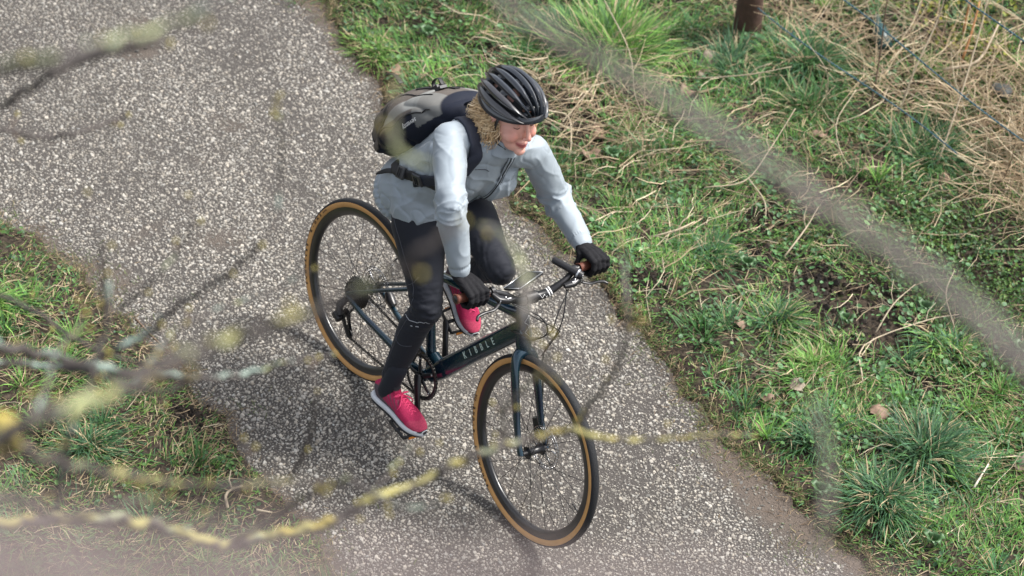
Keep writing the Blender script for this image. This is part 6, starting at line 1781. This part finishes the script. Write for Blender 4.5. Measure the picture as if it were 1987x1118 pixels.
BRANCHES = [
    ('thick blurred branch with yellow-green lichen in the top left corner', 'yg', 0.55, [(4.305, -3.735, 5.678), (4.350, -3.661, 5.695), (4.432, -3.639, 5.751), (4.402, -3.566, 5.719), (4.384, -3.471, 5.693), (4.400, -3.425, 5.713), (4.353, -3.357, 5.691)], [0.00812, 0.00758, 0.00687, 0.0065, 0.00498, 0.00388, 0.00283]),
    ('dark blurred twig just below the thick lichened branch at the top left', 'n', 0.10, [(3.186, -3.185, 4.627), (3.236, -3.072, 4.667), (3.322, -3.034, 4.760), (3.349, -2.965, 4.787), (3.448, -2.941, 4.859), (3.472, -2.901, 4.867)], [0.00732, 0.00651, 0.00639, 0.00559, 0.00391, 0.00235]),
    ('thin dark bare twig curving up over the path, second lowest at the upper left', 'n', 0.05, [(2.520, -2.845, 4.061), (2.609, -2.741, 4.060), (2.601, -2.651, 3.994), (2.639, -2.593, 4.004), (2.608, -2.488, 3.969), (2.618, -2.465, 3.978)], [0.00582, 0.00534, 0.00493, 0.00493, 0.00401, 0.003]),
    ('dark branch with pale teal lichen crossing the left edge at two thirds height', 't', 0.42, [(3.148, -3.194, 4.174), (3.233, -3.105, 4.166), (3.228, -3.025, 4.101), (3.306, -2.951, 4.089), (3.319, -2.847, 4.025), (3.371, -2.785, 4.026), (3.358, -2.690, 3.978), (3.393, -2.626, 3.996), (3.384, -2.519, 3.953)], [0.00954, 0.00868, 0.00838, 0.00794, 0.00717, 0.00583, 0.00501, 0.0041, 0.00278]),
    ('thinner dark twig directly under the teal-lichened branch at the left', 't', 0.20, [(2.827, -3.043, 3.791), (2.911, -2.940, 3.795), (2.974, -2.867, 3.794), (3.081, -2.843, 3.848), (3.222, -2.799, 3.887), (3.255, -2.732, 3.908)], [0.00668, 0.0062, 0.00573, 0.00517, 0.00416, 0.00278]),
    ("thick blurred yellow-lichened branch rising from the left edge across the rider's leg", 'y', 0.40, [(4.545, -3.870, 5.427), (4.585, -3.819, 5.431), (4.594, -3.787, 5.446), (4.583, -3.737, 5.428), (4.583, -3.667, 5.416), (4.570, -3.600, 5.412), (4.566, -3.532, 5.401), (4.591, -3.480, 5.418), (4.617, -3.423, 5.437), (4.662, -3.388, 5.489), (4.698, -3.354, 5.547), (4.708, -3.314, 5.568)], [0.0107, 0.01016, 0.00909, 0.00813, 0.00769, 0.00779, 0.00733, 0.00677, 0.0062, 0.00501, 0.0044, 0.00275]),
    ('dark branch with a big yellow lichen cushion at its left end', 'y', 0.36, [(4.013, -3.623, 4.911), (4.080, -3.565, 4.896), (4.070, -3.509, 4.817), (4.064, -3.438, 4.747), (4.065, -3.352, 4.680), (4.054, -3.279, 4.615), (4.104, -3.217, 4.617), (4.101, -3.118, 4.564), (4.139, -3.073, 4.565)], [0.00865, 0.00865, 0.00748, 0.00625, 0.00602, 0.00506, 0.00434, 0.00369, 0.00221]),
    ('short dark twig sagging just above the bright yellow branch', 'n', 0.20, [(3.952, -3.613, 4.713), (4.021, -3.535, 4.712), (4.051, -3.505, 4.708), (4.025, -3.461, 4.635), (4.049, -3.426, 4.639), (4.076, -3.376, 4.653), (4.109, -3.322, 4.664)], [0.00555, 0.00486, 0.00486, 0.00425, 0.00354, 0.00283, 0.00213]),
    ('long bright yellow lichened branch reaching from the bottom left past the front wheel', 'Y', 0.75, [(3.535, -3.422, 4.186), (3.609, -3.327, 4.192), (3.603, -3.232, 4.139), (3.652, -3.166, 4.144), (3.659, -3.075, 4.078), (3.711, -3.030, 4.066), (3.698, -2.962, 3.998), (3.732, -2.903, 4.013), (3.767, -2.844, 4.026), (3.790, -2.798, 4.040), (3.808, -2.738, 4.068), (3.791, -2.639, 4.027), (3.810, -2.579, 4.055), (3.838, -2.513, 4.079), (3.825, -2.412, 4.037), (3.856, -2.359, 4.049), (3.889, -2.328, 4.043), (3.887, -2.239, 3.982), (3.934, -2.174, 3.989), (3.974, -2.115, 3.998), (3.969, -2.025, 3.940)], [0.00894, 0.00894, 0.0091, 0.0091, 0.00926, 0.00926, 0.00942, 0.00863, 0.00824, 0.00785, 0.00746, 0.00718, 0.00678, 0.00639, 0.00568, 0.00527, 0.00446, 0.00412, 0.00371, 0.0033, 0.0021]),
    ('grey forked side twig above the bright yellow branch, left of the front wheel', 'y', 0.35, [(3.698, -2.962, 3.998), (3.768, -2.927, 4.092), (3.833, -2.901, 4.184), (3.907, -2.875, 4.268), (3.943, -2.851, 4.254), (3.985, -2.821, 4.240), (4.013, -2.782, 4.245), (4.022, -2.758, 4.254)], [0.00512, 0.00503, 0.00495, 0.00486, 0.00445, 0.00405, 0.00324, 0.00202]),
    ('upright twig with pale teal and yellow lichen at the left, joining the crossing branches', 't', 0.70, [(3.391, -2.980, 4.364), (3.431, -3.014, 4.304), (3.448, -3.047, 4.266), (3.474, -3.085, 4.215), (3.484, -3.118, 4.182), (3.443, -3.114, 4.076), (3.423, -3.123, 3.943)], [0.00336, 0.0042, 0.00462, 0.00462, 0.00462, 0.00557, 0.00611]),
    ('slender twig rising from the left branches to the top behind the rear wheel', 't', 0.35, [(3.197, -2.924, 3.998), (3.277, -2.902, 4.089), (3.295, -2.850, 4.112), (3.360, -2.837, 4.209), (3.441, -2.795, 4.314), (3.510, -2.769, 4.418), (3.505, -2.730, 4.451), (3.464, -2.691, 4.514), (3.489, -2.709, 4.624), (3.459, -2.698, 4.657)], [0.00543, 0.00533, 0.00533, 0.0048, 0.00428, 0.00378, 0.00294, 0.00252, 0.00206, 0.00165]),
    ('faint straight budded twig over the left edge of the path', 'n', 0.20, [(3.431, -3.014, 4.304), (3.454, -3.029, 4.418), (3.478, -3.044, 4.530), (3.444, -3.035, 4.565), (3.419, -3.028, 4.592)], [0.00378, 0.0033, 0.00283, 0.00242, 0.00162]),
    ('faint forked budded twig over the path left of the rear wheel', 'n', 0.20, [(3.179, -2.840, 4.075), (3.250, -2.807, 4.182), (3.248, -2.752, 4.224), (3.301, -2.764, 4.314), (3.270, -2.748, 4.353)], [0.00362, 0.00311, 0.00267, 0.00218, 0.00175]),
    ('short blurred twig with yellow buds hanging in front of the knee and stem', 'g', 0.25, [(4.215, -2.886, 5.015), (4.230, -2.871, 5.013), (4.307, -2.912, 5.061), (4.391, -2.957, 5.099), (4.470, -3.014, 5.132), (4.490, -3.030, 5.103), (4.471, -2.982, 5.011), (4.444, -2.932, 4.927)], [0.00136, 0.00226, 0.00353, 0.00517, 0.00546, 0.0042, 0.00345, 0.00221]),
    ('blurred greenish twig rising from the yellow branch at the right of the front wheel', 'g', 0.50, [(3.586, -2.109, 3.687), (3.730, -2.216, 3.915), (3.878, -2.306, 4.153), (3.968, -2.361, 4.322), (4.037, -2.430, 4.498), (4.009, -2.415, 4.535), (3.967, -2.395, 4.586)], [0.00533, 0.00507, 0.0048, 0.0042, 0.00323, 0.00283, 0.00202]),
    ('small lichened twig in front of the fork and front hub', 'g', 0.60, [(3.576, -2.260, 3.728), (3.604, -2.296, 3.821), (3.639, -2.333, 3.908), (3.692, -2.350, 3.994), (3.847, -2.421, 4.238), (3.876, -2.443, 4.341)], [0.00477, 0.00422, 0.00368, 0.00362, 0.003, 0.0021]),
    ('very near, strongly blurred grey branch slanting across the right verge', 'g', 0.15, [(5.170, -3.704, 6.326), (5.270, -3.709, 6.335), (5.353, -3.705, 6.345), (5.433, -3.703, 6.355), (5.500, -3.689, 6.347), (5.566, -3.676, 6.339), (5.624, -3.668, 6.334), (5.681, -3.664, 6.328), (5.738, -3.662, 6.319), (5.797, -3.658, 6.310)], [0.00418, 0.00496, 0.00573, 0.00645, 0.00679, 0.00713, 0.00745, 0.00776, 0.00807, 0.00836]),
    ('near blurred upright twig over the lower right verge', 'g', 0.40, [(5.342, -3.440, 5.880), (5.372, -3.444, 5.851), (5.395, -3.458, 5.821), (5.413, -3.473, 5.795), (5.426, -3.489, 5.771)], [0.00177, 0.00354, 0.00398, 0.00354, 0.00177]),
    ('short blurred olive twig in front of the backpack', 'g', 0.70, [(4.608, -3.288, 5.568), (4.594, -3.299, 5.572), (4.576, -3.308, 5.581), (4.558, -3.298, 5.604), (4.541, -3.284, 5.629), (4.534, -3.274, 5.642)], [0.00196, 0.00281, 0.00309, 0.00281, 0.00196, 0.00112]),
    ('fine budded twig rising from the low point of the bright yellow branch', 'n', 0.15, [(3.477, -2.890, 3.781), (3.592, -2.902, 3.960), (3.637, -2.879, 4.082), (3.608, -2.866, 4.117)], [0.00407, 0.00349, 0.003, 0.00214]),
    ('fine faint twig standing over the path between the rear wheel and the yellow branch', 'n', 0.15, [(3.362, -2.604, 3.659), (3.452, -2.622, 3.856), (3.473, -2.624, 3.981), (3.433, -2.612, 4.024)], [0.00429, 0.00368, 0.00271, 0.00181]),
    ('fine grey twig running up from the thick lichened branch towards the rear wheel', 't', 0.30, [(3.862, -3.241, 4.627), (3.623, -3.041, 4.407), (3.441, -2.888, 4.245), (3.345, -2.744, 4.146), (3.324, -2.622, 4.111), (3.351, -2.542, 4.147)], [0.00446, 0.00404, 0.00385, 0.00356, 0.00271, 0.00181]),
    ('short fine twig beside the tip of the grey fork, below the pink shoe', 'y', 0.30, [(3.790, -2.735, 4.056), (3.734, -2.645, 4.027), (3.681, -2.567, 3.986), (3.653, -2.487, 3.926)], [0.00343, 0.00305, 0.00267, 0.00181]),
    ('short greenish twig at the far left joining the thick and teal branches', 't', 0.40, [(4.050, -3.495, 4.852), (3.852, -3.358, 4.693), (3.650, -3.233, 4.529), (3.526, -3.121, 4.431), (3.516, -3.099, 4.456)], [0.00475, 0.004, 0.00349, 0.00323, 0.00242]),
    ('very thin bare twig slanting down over the grass at the left edge', 'n', 0.05, [(2.493, -2.754, 3.581), (2.579, -2.688, 3.556), (2.670, -2.638, 3.514), (2.756, -2.572, 3.488), (2.868, -2.545, 3.556)], [0.00414, 0.00414, 0.00362, 0.0031, 0.00204]),
    ('very near branch, blurred to a grey veil, along the bottom edge of the photo', 'p', 0.00, [(6.211, -4.710, 7.189), (6.251, -4.685, 7.204), (6.276, -4.652, 7.206), (6.309, -4.613, 7.206), (6.333, -4.564, 7.192), (6.361, -4.514, 7.174)], [0.00738, 0.00735, 0.00674, 0.00612, 0.00527, 0.00381]),
    ('second very near branch blurred to a veil in the bottom left corner', 'p', 0.00, [(6.124, -4.660, 7.105), (6.168, -4.627, 7.106), (6.203, -4.590, 7.103), (6.234, -4.550, 7.091)], [0.00954, 0.00856, 0.0077, 0.00564]),
]
br = np.random.default_rng(23)
def blob(c, r, seed, flat, nrm):
    v, f = ellipsoid((0, 0, 0), (r * 1.0, r * .8, r * flat), None, 9, 6)
    o = br.uniform(0, 9, 3); v = [np.array(p) * (1 + .30 * math.sin(p[0] / r * 2.6 + o[0]) * math.sin(p[1] / r * 3 + o[1]) + .12 * math.sin(p[2] / r * 5 + o[2])) for p in v]
    M = Vector(nrm).to_track_quat('Z', 'X').to_matrix().to_4x4()
    v = [np.array(M @ Vector(p)) + np.array(c) for p in v]
    return v, f
for label, kind_, amount, pts, rad in BRANCHES:
    o0 = np.array(pts[0])
    P = catmull([np.array(p) - o0 for p in pts], 12); R = [a[0] for a in catmull([(r, 0, 0) for r in rad], 12)]
    n = len(P)
    jig = br.uniform(0, 9, 4)
    P = [p + np.array((math.sin(i * .9 + jig[0]), math.sin(i * .7 + jig[1]), math.sin(i * .8 + jig[2]))) * R[i] * .35 for i, p in enumerate(P)]
    R = [max(.0006, r * (1 + .16 * math.sin(i * 1.7 + jig[3]) + .10 * math.sin(i * 4.1))) for i, r in enumerate(R)]
    NS = 12
    v, f = tube(P, R, NS)
    base = np.array(BARK.get(kind_, (.060, .051, .047)))
    va = np.array([tuple(q) for q in v])
    nz = vnoise3(va * 90 + 5, 3); col = base[None] * (.7 + .6 * nz[:, None])
    lz = vnoise3(va * 38 + 11, 8); cen = np.repeat(np.array(P), NS, 0); nrm_ = (va - cen) / (np.linalg.norm(va - cen, axis=1, keepdims=True) + 1e-9)
    lz = lz + .22 * (nrm_ @ np.array((-.54, .10, .83))) + .25 * (vnoise3(va * 150, 12) - .5)
    lm = np.clip((lz - (1 - amount * .58)) * 8 + .5, 0, 1) if amount > .05 else np.zeros(len(va))
    li = np.array(LICH[kind_])[(vnoise3(va * 20, 4) * 2.99).astype(int)]
    col = col * (1 - lm[:, None]) + li * lm[:, None]
    o = obj('branch', (v, f), M_BARK)
    a = o.data.color_attributes.new('col', 'FLOAT_COLOR', 'POINT'); c4 = np.ones((len(va), 4), dtype=np.float32); c4[:, :3] = col; a.data.foreach_set('color', c4.ravel())
    o.location = o0
    tag(o, label, 'branch', 'bare lichened branches hanging before the camera')
    # lichen cushions standing proud of the bark
    L = sum(np.linalg.norm(P[i + 1] - P[i]) for i in range(n - 1))
    m = int(min(22, L / .045 * amount)) if kind_ != 'p' else 0
    for k in range(m):
        i = int(br.integers(1, n - 2)); t = P[i + 1] - P[i]; t /= np.linalg.norm(t)
        up = br.normal(size=3) * .6 + np.array((-.3, 0, 1.0)); up -= t * up.dot(t); up /= np.linalg.norm(up)
        rr = R[i] * br.uniform(.30, .85) + .0010
        bv, bf = blob(P[i] + up * R[i] * .75, rr, k, .55, up)
        b = obj('lichen_cushion', (bv, bf), M_LICHEN, o)
        cc = np.array(LICH[kind_][br.integers(0, 3)]) * br.uniform(.6, 1.0)
        a = b.data.color_attributes.new('col', 'FLOAT_COLOR', 'POINT'); c4 = np.ones((len(bv), 4), dtype=np.float32); c4[:, :3] = cc; a.data.foreach_set('color', c4.ravel())
    if 'cushion at its left end' in label:
        for q in range(5):
            bv, bf = blob(P[14] + br.normal(size=3) * .012, .014, q, .7, (0, 0, 1))
            b = obj('lichen_cushion', (bv, bf), M_LICHEN, o)
            a = b.data.color_attributes.new('col', 'FLOAT_COLOR', 'POINT'); c4 = np.ones((len(bv), 4), dtype=np.float32); c4[:, :3] = (.38, .31, .08); a.data.foreach_set('color', c4.ravel())
    # short spurs ending in buds
    if kind_ != 'p' and 'near' not in label:
        for k in range(max(3, int(L / .11))):
            i = int(br.integers(2, n - 1)); t = P[i] - P[i - 1]; t /= np.linalg.norm(t)
            s = br.normal(size=3); s -= t * s.dot(t); s /= np.linalg.norm(s); s = s * .8 + t * .5
            ln = br.uniform(.008, .035)
            sp_ = [P[i], P[i] + s * ln * .5, P[i] + s * ln + np.array((0, 0, ln * .15))]
            sv_, sf_ = tube(sp_, [.0018, .0014, .0012], 6)
            b = obj('spur', (sv_, sf_), M_STICKD, o)
            obj('bud', ellipsoid(sp_[-1], (.0036, .0036, .0054), None, 8, 6), M_BUD, o)
        e = P[-1]; obj('bud', ellipsoid(e, (.0034, .0034, .005), None, 8, 6), M_BUD, o)
print('triangles', sum(len(p.vertices) - 2 for me in bpy.data.meshes for p in me.polygons) if False else '-')
